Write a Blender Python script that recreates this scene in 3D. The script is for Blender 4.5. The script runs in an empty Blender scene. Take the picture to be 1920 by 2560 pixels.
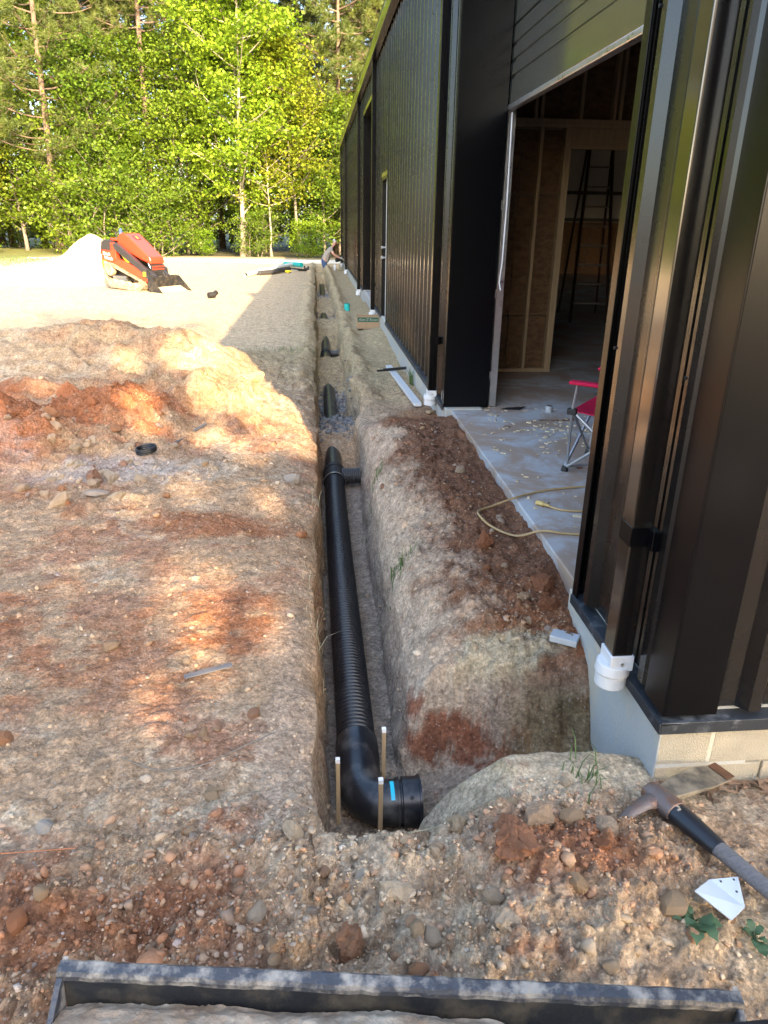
import bpy, bmesh, math, random
import numpy as np
from mathutils import Vector, Matrix

# ---------------------------------------------------------------- camera, sky, sun, exposure
SC = bpy.context.scene
COL = SC.collection
R_CAM = ((0.99596604, -0.02080548, 0.08728562),
         (-0.08871411, -0.37434278, 0.92303699),
         (0.01347052, -0.92705696, -0.37467844))      # columns: right, down, forward in world axes
cd = bpy.data.cameras.new('camera')
cam = bpy.data.objects.new('camera', cd)
COL.objects.link(cam)
cd.sensor_fit = 'VERTICAL'; cd.sensor_height = 24.0; cd.lens = 24.0 * 1800 / 2560
cd.clip_start = 0.05; cd.clip_end = 2000
m = Matrix.Identity(4)
for r in range(3):
    m[r][0] = R_CAM[r][0]; m[r][1] = -R_CAM[r][1]; m[r][2] = -R_CAM[r][2]
m[2][3] = 1.55
cam.matrix_world = m
SC.camera = cam

SUN_TO = Vector((-2.49, 9.52, -4.45)).normalized()    # the way the light travels
SUN_EL = math.asin(-SUN_TO.z)
SUN_AZ = math.atan2(-SUN_TO.x, -SUN_TO.y)
world = bpy.data.worlds.new('World'); SC.world = world; world.use_nodes = True
wn = world.node_tree.nodes; wl = world.node_tree.links
sky = wn.new('ShaderNodeTexSky'); sky.sky_type = 'NISHITA'; sky.sun_disc = False
sky.sun_elevation = SUN_EL; sky.sun_rotation = SUN_AZ
sky.air_density = 1.0; sky.dust_density = 2.2; sky.ozone_density = 0.6
wl.new(sky.outputs[0], wn['Background'].inputs[0])
wn['Background'].inputs[1].default_value = 0.15
sd = bpy.data.lights.new('sun', 'SUN'); sd.energy = 3.4; sd.angle = math.radians(0.53)
sd.color = (1.0, 0.74, 0.45)
sun = bpy.data.objects.new('sun', sd); COL.objects.link(sun)
sun.rotation_euler = (-SUN_TO).to_track_quat('Z', 'Y').to_euler()
sun.location = (10, -40, 30)
SC.view_settings.view_transform = 'Standard'; SC.view_settings.look = 'None'
SC.view_settings.gamma = 1.0; SC.view_settings.exposure = 2.75
SC.view_settings.use_curve_mapping = False
SC.cycles.use_denoising = True
SC.cycles.max_bounces = 6; SC.cycles.diffuse_bounces = 3; SC.cycles.glossy_bounces = 3
SC.cycles.transmission_bounces = 3; SC.cycles.sample_clamp_indirect = 6.0

random.seed(7); RNG = np.random.default_rng(11)

# ---------------------------------------------------------------- numpy noise
def _h(ix, iy, s):
    n = (ix.astype(np.int64) * 374761393 + iy.astype(np.int64) * 668265263 + s * 1442695041) & 0xffffffff
    n = ((n ^ (n >> 13)) * 1274126177) & 0xffffffff
    return ((n ^ (n >> 16)) & 0xffffff) / 16777216.0
def vnoise(x, y, s=0):
    ix = np.floor(x); iy = np.floor(y); fx = x - ix; fy = y - iy
    ux = fx * fx * fx * (fx * (fx * 6 - 15) + 10); uy = fy * fy * fy * (fy * (fy * 6 - 15) + 10)
    a = _h(ix, iy, s); b = _h(ix + 1, iy, s); c = _h(ix, iy + 1, s); d = _h(ix + 1, iy + 1, s)
    return (a + (b - a) * ux + (c - a) * uy + (a - b - c + d) * ux * uy) * 2 - 1
def fbm(x, y, s=0, o=4, g=0.5):
    v = 0; a = 1.0; t = 0
    for i in range(o):
        c, q = math.cos(i * 1.1 + .4), math.sin(i * 1.1 + .4)
        v = v + a * vnoise((x * c - y * q) * 2.03 ** i + 17.3 * i, (x * q + y * c) * 2.03 ** i - 9.1 * i, s + i); t += a; a *= g
    return v / t
def cells(x, y, s=0):
    """worley: distance to the nearest jittered point and that cell's random value"""
    ix = np.floor(x); iy = np.floor(y)
    best = np.full(np.shape(x), 9.0); rid = np.zeros(np.shape(x))
    for dx in (-1, 0, 1):
        for dy in (-1, 0, 1):
            cx = ix + dx; cy = iy + dy
            px = cx + .15 + .7 * _h(cx, cy, s); py = cy + .15 + .7 * _h(cx, cy, s + 5)
            d = np.hypot(px - x, py - y); k = d < best
            best = np.where(k, d, best); rid = np.where(k, _h(cx, cy, s + 9), rid)
    return best, rid
def S(a, b, x):
    t = np.clip((x - a) / (b - a), 0, 1); return t * t * (3 - 2 * t)
def gauss(x, y, cx, cy, sx, sy): return np.exp(-((x - cx) / sx) ** 2 - ((y - cy) / sy) ** 2)

# ---------------------------------------------------------------- mesh helpers
def new_mesh(name, verts, faces, smooth=False):
    me = bpy.data.meshes.new(name); me.from_pydata([tuple(v) for v in verts], [], faces); me.validate(); me.update()
    if smooth: me.polygons.foreach_set('use_smooth', [True] * len(me.polygons))
    return me
def np_mesh(name, v, quads=None, tris=None, smooth=False):
    me = bpy.data.meshes.new(name); v = np.asarray(v, np.float32).reshape(-1, 3)
    f = quads if quads is not None else tris; k = 4 if quads is not None else 3
    f = np.asarray(f, np.int32).reshape(-1, k)
    me.vertices.add(len(v)); me.vertices.foreach_set('co', v.ravel())
    me.loops.add(f.size); me.loops.foreach_set('vertex_index', f.ravel())
    me.polygons.add(len(f)); me.polygons.foreach_set('loop_start', np.arange(0, f.size, k, dtype=np.int32))
    me.polygons.foreach_set('loop_total', np.full(len(f), k, np.int32))
    if smooth: me.polygons.foreach_set('use_smooth', np.ones(len(f), bool))
    me.update(calc_edges=True); return me

class MB:
    def __init__(s): s.v = []; s.f = []
    def add(s, vs, fs):
        b = len(s.v); s.v += [tuple(v) for v in vs]; s.f += [tuple(i + b for i in f) for f in fs]; return s
    def box(s, lo, hi, M=None):
        (a, b, c), (d, e, f) = lo, hi
        vs = [(a, b, c), (d, b, c), (d, e, c), (a, e, c), (a, b, f), (d, b, f), (d, e, f), (a, e, f)]
        if M is not None: vs = [M @ Vector(v) for v in vs]
        return s.add(vs, [(3, 2, 1, 0), (4, 5, 6, 7), (0, 1, 5, 4), (1, 2, 6, 5), (2, 3, 7, 6), (3, 0, 4, 7)])
    def tube(s, pts, rad, n=10, cap=True, flat=1.0):
        pts = [Vector(p) for p in pts]
        if not hasattr(rad, '__len__'): rad = [rad] * len(pts)
        rings = []; up = None
        for i, p in enumerate(pts):
            t = (pts[min(i + 1, len(pts) - 1)] - pts[max(i - 1, 0)])
            t = t.normalized() if t.length > 1e-9 else Vector((0, 0, 1))
            if up is None: up = Vector((0, 0, 1)) if abs(t.z) < .9 else Vector((1, 0, 0))
            x = t.cross(up); x = x.normalized() if x.length > 1e-6 else Vector((1, 0, 0)); y = x.cross(t); up = y
            rings.append([p + (x * math.cos(a) + y * math.sin(a) * flat) * rad[i] for a in [2 * math.pi * k / n for k in range(n)]])
        b = len(s.v); s.v += [tuple(v) for r in rings for v in r]
        for i in range(len(rings) - 1):
            for k in range(n):
                s.f.append((b + i * n + k, b + i * n + (k + 1) % n, b + (i + 1) * n + (k + 1) % n, b + (i + 1) * n + k))
        if cap:
            s.f.append(tuple(b + k for k in range(n))[::-1]); s.f.append(tuple(b + (len(rings) - 1) * n + k for k in range(n)))
        return s
    def prism(s, poly, a0, a1, axis='y', M=None):
        """extrude a 2-D polygon along an axis: y -> polygon in (x,z); x -> (y,z); z -> (x,y)"""
        n = len(poly)
        mk = {'y': lambda p, a: (p[0], a, p[1]), 'x': lambda p, a: (a, p[0], p[1]), 'z': lambda p, a: (p[0], p[1], a)}[axis]
        vs = [mk(p, a0) for p in poly] + [mk(p, a1) for p in poly]
        if M is not None: vs = [M @ Vector(v) for v in vs]
        fs = [tuple(range(n)), tuple(range(2 * n - 1, n - 1, -1))] + [(i, i + n, (i + 1) % n + n, (i + 1) % n) for i in range(n)]
        return s.add(vs, fs)
    def build(s, name, mat, parent=None, smooth=False, bevel=0, seg=2, angle=40):
        me = new_mesh(name, s.v, s.f, smooth)
        bm = bmesh.new(); bm.from_mesh(me); bmesh.ops.recalc_face_normals(bm, faces=bm.faces); bm.to_mesh(me); bm.free()
        if smooth: me.set_sharp_from_angle(angle=math.radians(angle))
        return link(name, me, mat, parent, bevel, seg)
def link(name, me, mat, parent=None, bevel=0, seg=2):
    o = bpy.data.objects.new(name, me); COL.objects.link(o)
    if mat is not None and not me.materials: me.materials.append(M[mat] if isinstance(mat, str) else mat)
    if parent is not None: o.parent = parent
    if bevel:
        b = o.modifiers.new('bevel', 'BEVEL'); b.width = bevel; b.segments = seg; b.limit_method = 'ANGLE'; b.angle_limit = math.radians(35)
    return o
def tag(o, label=None, cat=None, group=None, kind=None):
    if label: o['label'] = label
    if cat: o['category'] = cat
    if group: o['group'] = group
    if kind: o['kind'] = kind
    return o
def empty(name, loc=(0, 0, 0), rot=(0, 0, 0), scale=1.0):
    o = bpy.data.objects.new(name, None); COL.objects.link(o); o.location = loc; o.rotation_euler = rot
    o.scale = (scale,) * 3; o.empty_display_size = .1
    return o
def copy_tree(o, parent=None):
    c = o.copy(); COL.objects.link(c); c.parent = parent
    for ch in list(o.children): copy_tree(ch, c)
    return c
def box(name, lo, hi, mat, parent=None, bevel=0): return MB().box(lo, hi).build(name, mat, parent, bevel=bevel)
def text(name, s, mat, parent, M_, size, depth=0.002, shear=0.0, align='CENTER'):
    cu = bpy.data.curves.new(name, 'FONT'); cu.body = s; cu.size = size; cu.extrude = depth; cu.align_x = align; cu.align_y = 'CENTER'
    cu.shear = shear; cu.resolution_u = 2
    t = bpy.data.objects.new(name, cu); COL.objects.link(t)
    dg = bpy.context.evaluated_depsgraph_get(); me = bpy.data.meshes.new_from_object(t.evaluated_get(dg))
    bpy.data.objects.remove(t); bpy.data.curves.remove(cu); me.transform(M_); me.materials.clear()
    return link(name, me, mat, parent)

# ---------------------------------------------------------------- materials
M = {}
def mat(name, col, rough=.6, metal=0., var=.15, vscale=8., bump=0., bscale=40., spec=.5, col2=None, mixlo=.4, mixhi=.6,
        coat=0., stretch=(1, 1, 1), detail=6., rvar=0.0, coord='Object', isl=0.0, tint=None):
    ma = bpy.data.materials.new(name); ma.use_nodes = True; n = ma.node_tree.nodes; l = ma.node_tree.links
    p = n['Principled BSDF']; p.inputs['Roughness'].default_value = rough; p.inputs['Metallic'].default_value = metal
    p.inputs['Specular IOR Level'].default_value = spec; p.inputs['Coat Weight'].default_value = coat; p.inputs['Coat Roughness'].default_value = .10
    tc = n.new('ShaderNodeTexCoord'); mp = n.new('ShaderNodeMapping'); mp.inputs['Scale'].default_value = stretch
    l.new(tc.outputs[coord], mp.inputs[0])
    nz = n.new('ShaderNodeTexNoise'); nz.inputs['Scale'].default_value = vscale; nz.inputs['Detail'].default_value = detail
    nz.inputs['Roughness'].default_value = .62; l.new(mp.outputs[0], nz.inputs[0])
    rp = n.new('ShaderNodeValToRGB'); l.new(nz.outputs[0], rp.inputs[0])
    e = rp.color_ramp.elements
    if col2 is None:
        e[0].position = .25; e[1].position = .75
        e[0].color = (*[c * (1 - var) for c in col], 1); e[1].color = (*[min(1, c * (1 + var)) for c in col], 1)
    else:
        e[0].position = mixlo; e[1].position = mixhi; e[0].color = (*col, 1); e[1].color = (*col2, 1)
    out = rp.outputs[0]
    if isl:
        g = n.new('ShaderNodeNewGeometry'); mr = n.new('ShaderNodeMapRange'); mr.inputs[3].default_value = 1 - isl; mr.inputs[4].default_value = 1 + isl
        l.new(g.outputs['Random Per Island'], mr.inputs[0]); mx = n.new('ShaderNodeMix'); mx.data_type = 'RGBA'; mx.blend_type = 'MULTIPLY'
        mx.inputs[0].default_value = 1; l.new(out, mx.inputs[6]); l.new(mr.outputs[0], mx.inputs[7]); out = mx.outputs[2]
    if tint:
        src = n.new('ShaderNodeObjectInfo').outputs['Color'] if tint == 'object' else None
        if src is None: at = n.new('ShaderNodeAttribute'); at.attribute_name = 'soil'; src = at.outputs['Color']
        mx = n.new('ShaderNodeMix'); mx.data_type = 'RGBA'; mx.blend_type = 'MULTIPLY'; mx.inputs[0].default_value = 1
        l.new(out, mx.inputs[6]); l.new(src, mx.inputs[7]); out = mx.outputs[2]
    l.new(out, p.inputs['Base Color'])
    if rvar:
        mr = n.new('ShaderNodeMapRange'); mr.inputs[1].default_value = .3; mr.inputs[2].default_value = .7
        mr.inputs[3].default_value = max(.02, rough - rvar); mr.inputs[4].default_value = min(1, rough + rvar)
        l.new(nz.outputs[0], mr.inputs[0]); l.new(mr.outputs[0], p.inputs['Roughness'])
    if bump:
        nb = n.new('ShaderNodeTexNoise'); nb.inputs['Scale'].default_value = bscale; nb.inputs['Detail'].default_value = 5
        l.new(mp.outputs[0], nb.inputs[0]); b = n.new('ShaderNodeBump'); b.inputs['Strength'].default_value = bump; b.inputs['Distance'].default_value = .01
        l.new(nb.outputs[0], b.inputs['Height']); l.new(b.outputs[0], p.inputs['Normal'])
    M[name] = ma; return ma

mat('panel', (.0055, .0050, .0049), .27, .0, .08, 3, .012, 2.5, .55, coat=.35, rvar=.05)
mat('trim', (.0012, .0015, .0024), .26, 0, .1, 3, 0, 5, .25)
mat('downspout', (.0065, .0055, .005), .2, 0, .2, 2, .01, 3, .8, coat=1., rvar=.04)
mat('doorpaint', (.042, .047, .040), .2, 0, .12, 4, .04, 260, .8, coat=1.0)
mat('flashing', (.016, .020, .026), .5, 0, .2, 12, .1, 60, .5, col2=(.16, .17, .18), mixlo=.54, mixhi=.78)
mat('gutter', (.030, .028, .026), .22, 0, .1, 3, coat=.6)
mat('roofing', (.03, .028, .026), .35, 0, .1, 3)
mat('concrete', (.34, .335, .32), .8, 0, .2, 3, .25, 60, .3)
mat('parge', (.36, .37, .36), .8, 0, .2, 5, .35, 60, .3, col2=(.44, .40, .32), mixlo=.45, mixhi=.62)
mat('block', (.33, .295, .225), .92, 0, .16, 7, .6, 160, .2)
mat('mortar', (.25, .225, .175), .95, 0, .15, 20, .5, 120, .2)
mat('whitewall', (.66, .64, .58), .85, 0, .06, 2, .1, 30, .2)
mat('insul', (.26, .27, .27), .6, 0, .08, 1.5, .1, 6)
mat('osb', (.15, .085, .04), .75, 0, .25, 10, .25, 40, .3, col2=(.07, .036, .017), mixlo=.38, mixhi=.66, stretch=(1, 1, 2.2), detail=9)
mat('lumber', (.34, .24, .14), .7, 0, .18, 6, .1, 30, .3, stretch=(6, 6, .5))
mat('stake', (.42, .30, .17), .7, 0, .2, 9, .15, 50, .3, stretch=(8, 8, .6))
mat('stakepaint', (.78, .77, .73), .6, 0, .06, 30)
mat('galv', (.5, .5, .51), .35, .9, .1, 20, rvar=.1)
mat('pvc', (.60, .615, .63), .32, 0, .03, 4, spec=.5)
mat('doorwhite', (.62, .62, .60), .4, 0, .04, 3)
mat('blackpipe', (.009, .0105, .014), .36, 0, .25, 5, .04, 50, .5, rvar=.06)
mat('blackpipe_dusty', (.009, .0105, .014), .34, 0, .25, 7, .05, 40, .6, rvar=.1, col2=(.10, .095, .088), mixlo=.52, mixhi=.74)
mat('blackmatte', (.012, .012, .013), .6, 0, .2, 10)
mat('corrugated', (.05, .05, .052), .5, 0, .15, 6)
mat('teal', (.015, .42, .40), .35, 0, .06, 4)
mat('skyblue', (.02, .55, .75), .4, 0, .03, 4)
mat('cardboard', (.30, .21, .13), .85, 0, .1, 8, .1, 60, .2)
mat('boxgreen', (.012, .075, .048), .7, 0, .1, 8)
mat('boxtext', (.33, .32, .24), .7)
mat('machinered', (.62, .045, .018), .3, 0, .06, 3, coat=.4)
mat('machineorange', (.80, .16, .02), .4, 0, .06, 3)
mat('machineblack', (.025, .025, .027), .45, 0, .2, 5)
mat('yellow', (.80, .62, .02), .5, 0, .05, 3)
mat('decalwhite', (.8, .8, .78), .5)
mat('trackrubber', (.14, .12, .09), .85, 0, .3, 12, .3, 60, .2, col2=(.42, .34, .22), mixlo=.4, mixhi=.7)
mat('wheeldust', (.40, .31, .19), .85, 0, .2, 10, .2, 40, .2)
mat('wornsteel', (.060, .060, .066), .5, .2, .25, 22, .5, 60, .5, col2=(.36, .31, .25), mixlo=.45, mixhi=.62, rvar=.15, detail=10)
mat('bucketsteel', (.022, .023, .025), .5, .3, .3, 10, .25, 70, .5, col2=(.115, .09, .06), mixlo=.48, mixhi=.72, rvar=.12)
mat('rustysteel', (.16, .125, .11), .5, .5, .3, 20, .25, 120, .5, col2=(.20, .085, .035), mixlo=.46, mixhi=.70)
mat('adzesteel', (.10, .085, .065), .6, .3, .3, 14, .2, 90, .4, col2=(.27, .22, .15), mixlo=.40, mixhi=.62)
mat('rust', (.12, .05, .02), .8, 0, .3, 30, .2, 90)
mat('greywood', (.15, .142, .14), .8, 0, .3, 12, .35, 60, .25, stretch=(.7, 12, 12))
mat('sleeve', (.012, .014, .018), .38, 0, .2, 8, .1, 40, .5, col2=(.42, .34, .24), mixlo=.635, mixhi=.66)
mat('scrapwhite', (.46, .52, .58), .35, 0, .04, 6)
mat('scrapback', (.05, .05, .05), .5)
mat('chairred', (.48, .012, .055), .8, 0, .12, 12, .15, 90, .2)
mat('chairtube', (.36, .38, .41), .35, .7, .05, 6)
mat('cord', (.38, .26, .12), .55, 0, .1, 10)
mat('plug', (.52, .37, .13), .55, 0, .1, 10)
mat('bagblack', (.014, .015, .018), .55, 0, .2, 6, .2, 30)
mat('ladder', (.045, .018, .012), .5, 0, .1, 6)
mat('ladderrung', (.16, .15, .14), .4, .6, .1, 6)
mat('skin', (.50, .27, .19), .55, 0, .08, 20)
mat('shirt', (.30, .27, .23), .85, 0, .12, 14, .2, 40, .2)
mat('denim', (.05, .085, .17), .9, 0, .2, 18, .2, 80, .2)
mat('hair', (.45, .45, .46), .8, 0, .2, 30, .3, 90)
mat('glove', (.44, .45, .42), .85, 0, .1, 20)
mat('bark', (.16, .115, .085), .9, 0, .3, 5, .8, 14, .2, stretch=(2.5, 2.5, .6))
mat('palebark', (.30, .26, .20), .85, 0, .25, 4, .4, 16, .2, stretch=(2, 2, .7))
mat('greybark', (.20, .17, .135), .9, 0, .3, 5, .6, 16, .2, stretch=(2, 2, .6))
mat('gravel', (.17, .175, .18), .85, 0, .2, 20, .3, 60, .2, isl=.45)
mat('stone_pale', (.43, .36, .29), .9, 0, .22, 14, .5, 70, .2, isl=.25)
mat('stone_grey', (.40, .38, .36), .85, 0, .2, 14, .4, 70, .2, isl=.3)
mat('clay_red', (.34, .135, .065), .95, 0, .3, 18, .8, 60, .15, isl=.25)
mat('clay_brown', (.20, .085, .042), .95, 0, .3, 18, .8, 60, .15)
mat('clay_tan', (.40, .30, .20), .95, 0, .22, 14, .7, 60, .15, isl=.25)
mat('clod', (1, 1, 1), .95, 0, .28, 22, .9, 70, .15, col2=(.80, .76, .72), mixlo=.3, mixhi=.7, tint='object')
mat('pebble', (1, 1, 1), .92, 0, .2, 60, .4, 120, .2, tint='soil')
mat('mud', (.30, .20, .125), .95, 0, .3, 9, .8, 60, .15, col2=(.42, .34, .25), mixlo=.42, mixhi=.62, detail=9)
mat('sand', (.47, .36, .215), .95, 0, .16, 2.5, .8, 14, .15)
mat('litter', (.20, .12, .07), .85, 0, .3, 9, isl=.5)
mat('chips', (.45, .36, .24), .85, 0, .3, 9, isl=.4)
mat('grey_plastic', (.38, .40, .42), .45)

def leafmat(name, c0, c1, trans=.35, rough=.5):
    ma = bpy.data.materials.new(name); ma.use_nodes = True; n = ma.node_tree.nodes; l = ma.node_tree.links
    p = n['Principled BSDF']; p.inputs['Roughness'].default_value = rough; p.inputs['Specular IOR Level'].default_value = .35
    g = n.new('ShaderNodeNewGeometry'); oi = n.new('ShaderNodeObjectInfo')
    tc = n.new('ShaderNodeTexCoord'); nz = n.new('ShaderNodeTexNoise'); nz.inputs['Scale'].default_value = .7; l.new(tc.outputs['Object'], nz.inputs[0])
    a = n.new('ShaderNodeMath'); a.operation = 'MULTIPLY_ADD'; a.inputs[1].default_value = .45; l.new(g.outputs['Random Per Island'], a.inputs[0])
    b = n.new('ShaderNodeMath'); b.operation = 'MULTIPLY_ADD'; b.inputs[1].default_value = .35; l.new(oi.outputs['Random'], b.inputs[0])
    l.new(nz.outputs[0], b.inputs[2]); c = n.new('ShaderNodeMath'); c.operation = 'SUBTRACT'; c.inputs[1].default_value = .35; l.new(b.outputs[0], c.inputs[0])
    l.new(c.outputs[0], a.inputs[2])
    r = n.new('ShaderNodeValToRGB'); r.color_ramp.elements[0].color = (*c0, 1); r.color_ramp.elements[1].color = (*c1, 1)
    r.color_ramp.elements[0].position = .1; r.color_ramp.elements[1].position = .9
    l.new(a.outputs[0], r.inputs[0]); l.new(r.outputs[0], p.inputs['Base Color'])
    t = n.new('ShaderNodeBsdfTranslucent'); l.new(r.outputs[0], t.inputs[0])
    ms = n.new('ShaderNodeMixShader'); ms.inputs[0].default_value = trans
    l.new(p.outputs[0], ms.inputs[1]); l.new(t.outputs[0], ms.inputs[2]); l.new(ms.outputs[0], n['Material Output'].inputs[0])
    M[name] = ma
leafmat('leaf_green', (.060, .125, .010), (.160, .225, .016))
leafmat('leaf_lime', (.11, .22, .012), (.21, .30, .018))
leafmat('leaf_yellow', (.13, .19, .010), (.26, .26, .018))
leafmat('leaf_deep', (.025, .065, .012), (.07, .13, .02))
leafmat('needle', (.060, .095, .018), (.14, .165, .035), .2)
leafmat('grass', (.06, .11, .03), (.13, .19, .06), .3)
leafmat('drygrass', (.34, .29, .18), (.50, .44, .30), .3, .7)
leafmat('weed', (.045, .095, .045), (.10, .17, .085), .3)

def soil_material():
    ma = bpy.data.materials.new('soil'); ma.use_nodes = True; n = ma.node_tree.nodes; l = ma.node_tree.links
    p = n['Principled BSDF']; p.inputs['Roughness'].default_value = .95; p.inputs['Specular IOR Level'].default_value = .15
    at = n.new('ShaderNodeAttribute'); at.attribute_name = 'soil'
    tc = n.new('ShaderNodeTexCoord')
    nz = n.new('ShaderNodeTexNoise'); nz.inputs['Scale'].default_value = 55; nz.inputs['Detail'].default_value = 7; nz.inputs['Roughness'].default_value = .7
    l.new(tc.outputs['Object'], nz.inputs[0])
    mr = n.new('ShaderNodeMapRange'); mr.inputs[1].default_value = .34; mr.inputs[2].default_value = .66; mr.inputs[3].default_value = .62; mr.inputs[4].default_value = 1.32
    l.new(nz.outputs[0], mr.inputs[0])
    mx = n.new('ShaderNodeMix'); mx.data_type = 'RGBA'; mx.blend_type = 'MULTIPLY'; mx.inputs[0].default_value = 1
    nc = n.new('ShaderNodeTexNoise'); nc.inputs['Scale'].default_value = 14; nc.inputs['Detail'].default_value = 8; nc.inputs['Roughness'].default_value = .75; nc.inputs['Distortion'].default_value = .4
    l.new(tc.outputs['Object'], nc.inputs[0]); m0 = n.new('ShaderNodeMapRange'); m0.inputs[1].default_value = .32; m0.inputs[2].default_value = .68; m0.inputs[3].default_value = .62; m0.inputs[4].default_value = 1.26
    l.new(nc.outputs[0], m0.inputs[0]); mm = n.new('ShaderNodeMath'); mm.operation = 'MULTIPLY'; l.new(m0.outputs[0], mm.inputs[0]); l.new(mr.outputs[0], mm.inputs[1])
    for sc_, lo_, hi_ in ((38, .86, 1.12), (110, .80, 1.18)):     # crumbs: every little lump has its own tone
        wv = n.new('ShaderNodeTexNoise'); wv.inputs['Scale'].default_value = sc_ * .6; l.new(tc.outputs['Object'], wv.inputs[0])
        ad_ = n.new('ShaderNodeMix'); ad_.data_type = 'RGBA'; ad_.blend_type = 'LINEAR_LIGHT'; ad_.inputs[0].default_value = .012 if sc_ < 60 else .005
        l.new(tc.outputs['Object'], ad_.inputs[6]); l.new(wv.outputs['Color'], ad_.inputs[7])
        vv_ = n.new('ShaderNodeTexVoronoi'); vv_.inputs['Scale'].default_value = sc_; l.new(ad_.outputs[2], vv_.inputs[0])
        s_ = n.new('ShaderNodeSeparateColor'); l.new(vv_.outputs['Color'], s_.inputs[0]); q_ = n.new('ShaderNodeMapRange'); q_.inputs[3].default_value = lo_; q_.inputs[4].default_value = hi_
        l.new(s_.outputs[1], q_.inputs[0]); m_ = n.new('ShaderNodeMath'); m_.operation = 'MULTIPLY'; l.new(mm.outputs[0], m_.inputs[0]); l.new(q_.outputs[0], m_.inputs[1]); mm = m_
    l.new(at.outputs['Color'], mx.inputs[6]); l.new(mm.outputs[0], mx.inputs[7])
    # small pale and dark grit
    vo = n.new('ShaderNodeTexVoronoi'); vo.inputs['Scale'].default_value = 90; l.new(tc.outputs['Object'], vo.inputs[0])
    sp = n.new('ShaderNodeSeparateColor'); l.new(vo.outputs['Color'], sp.inputs[0])
    gr = n.new('ShaderNodeMapRange'); gr.inputs[1].default_value = .86; gr.inputs[2].default_value = .92; l.new(sp.outputs[0], gr.inputs[0])
    d = n.new('ShaderNodeMapRange'); d.inputs[1].default_value = .42; d.inputs[2].default_value = .3; l.new(vo.outputs['Distance'], d.inputs[0])
    mu = n.new('ShaderNodeMath'); mu.operation = 'MULTIPLY'; l.new(gr.outputs[0], mu.inputs[0]); l.new(d.outputs[0], mu.inputs[1])
    mu2 = n.new('ShaderNodeMath'); mu2.operation = 'MULTIPLY'; mu2.inputs[1].default_value = .55; l.new(mu.outputs[0], mu2.inputs[0])
    m2 = n.new('ShaderNodeMix'); m2.data_type = 'RGBA'; l.new(mu2.outputs[0], m2.inputs[0]); l.new(mx.outputs[2], m2.inputs[6]); m2.inputs[7].default_value = (.46, .42, .36, 1)
    l.new(m2.outputs[2], p.inputs['Base Color'])
    b1 = n.new('ShaderNodeBump'); b0 = n.new('ShaderNodeBump'); b0.inputs['Strength'].default_value = .8; b0.inputs['Distance'].default_value = .035; l.new(nc.outputs[0], b0.inputs['Height'])
    b1.inputs['Strength'].default_value = .7; b1.inputs['Distance'].default_value = .015; l.new(nz.outputs[0], b1.inputs['Height']); l.new(b0.outputs[0], b1.inputs['Normal'])
    inv = n.new('ShaderNodeMath'); inv.operation = 'SUBTRACT'; inv.inputs[0].default_value = 1; l.new(vo.outputs['Distance'], inv.inputs[1])
    b2 = n.new('ShaderNodeBump'); b2.inputs['Strength'].default_value = .35; b2.inputs['Distance'].default_value = .006
    l.new(inv.outputs[0], b2.inputs['Height']); l.new(b1.outputs[0], b2.inputs['Normal']); l.new(b2.outputs[0], p.inputs['Normal'])
    M['soil'] = ma
soil_material()

def slab_material():
    ma = mat('slab', (.40, .41, .42), .62, 0, .12, 3, .12, 40, .4)
    n = ma.node_tree.nodes; l = ma.node_tree.links; p = n['Principled BSDF']
    old = p.inputs['Base Color'].links[0].from_socket
    tc = n.new('ShaderNodeTexCoord'); nz = n.new('ShaderNodeTexNoise'); nz.inputs['Scale'].default_value = 1.6; nz.inputs['Detail'].default_value = 9
    nz.inputs['Roughness'].default_value = .72; nz.inputs['Distortion'].default_value = .6; l.new(tc.outputs['Object'], nz.inputs[0])
    mr = n.new('ShaderNodeMapRange'); mr.inputs[1].default_value = .40; mr.inputs[2].default_value = .55; mr.inputs[4].default_value = .85; l.new(nz.outputs[0], mr.inputs[0])
    mx = n.new('ShaderNodeMix'); mx.data_type = 'RGBA'; l.new(mr.outputs[0], mx.inputs[0]); l.new(old, mx.inputs[6]); mx.inputs[7].default_value = (.30, .20, .13, 1)
    l.new(mx.outputs[2], p.inputs['Base Color'])
slab_material()

# ---------------------------------------------------------------- ground
def xl_of(y): return -.012 + (.022 + .03 * S(6, 9, y)) * fbm(y * 1.7, y * 0 + 3.3, 21, 3) + .014 * vnoise(y * 7, y * 0 + 1, 22)
def xr_of(y):
    b = np.interp(y, [1.5, 2.0, 2.75, 3.6, 5.3, 6.2, 7.5, 13.8, 18, 26, 28, 29.2, 33], [.33, .33, .345, .35, .385, .39, .40, .43, .43, .40, .28, .28, .40])
    return b + (.03 + .05 * S(6, 9, y)) * fbm(y * 1.3, y * 0 + 8.8, 31, 3) * S(2.4, 3.5, y) + .012 * vnoise(y * 8, y * 0 + 5, 32)
FLOOR_Y = [0, 1.60, 1.66, 2.12, 2.25, 6.75, 6.95, 7.25, 7.9, 8.3, 8.6, 9.35, 9.75, 10.6, 11.6, 12.3, 12.75, 13.7, 14.1, 15.3, 16.4, 17.0, 18.2, 18.8, 20.5, 22.6, 23.8, 27.2, 28.2, 29.3, 29.6, 33.5, 34.0]
FLOOR_Z = [-.2, -.2, -.23, -.72, -.76, -.76, -.66, -.55, -.54, -.62, -.72, -.72, -.66, -.53, -.56, -.60, -.74, -.74, -.66, -.46, -.47, -.70, -.70, -.54, -.52, -.58, -.68, -.68, -.34, -.34, -.70, -.70, -.26]
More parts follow.
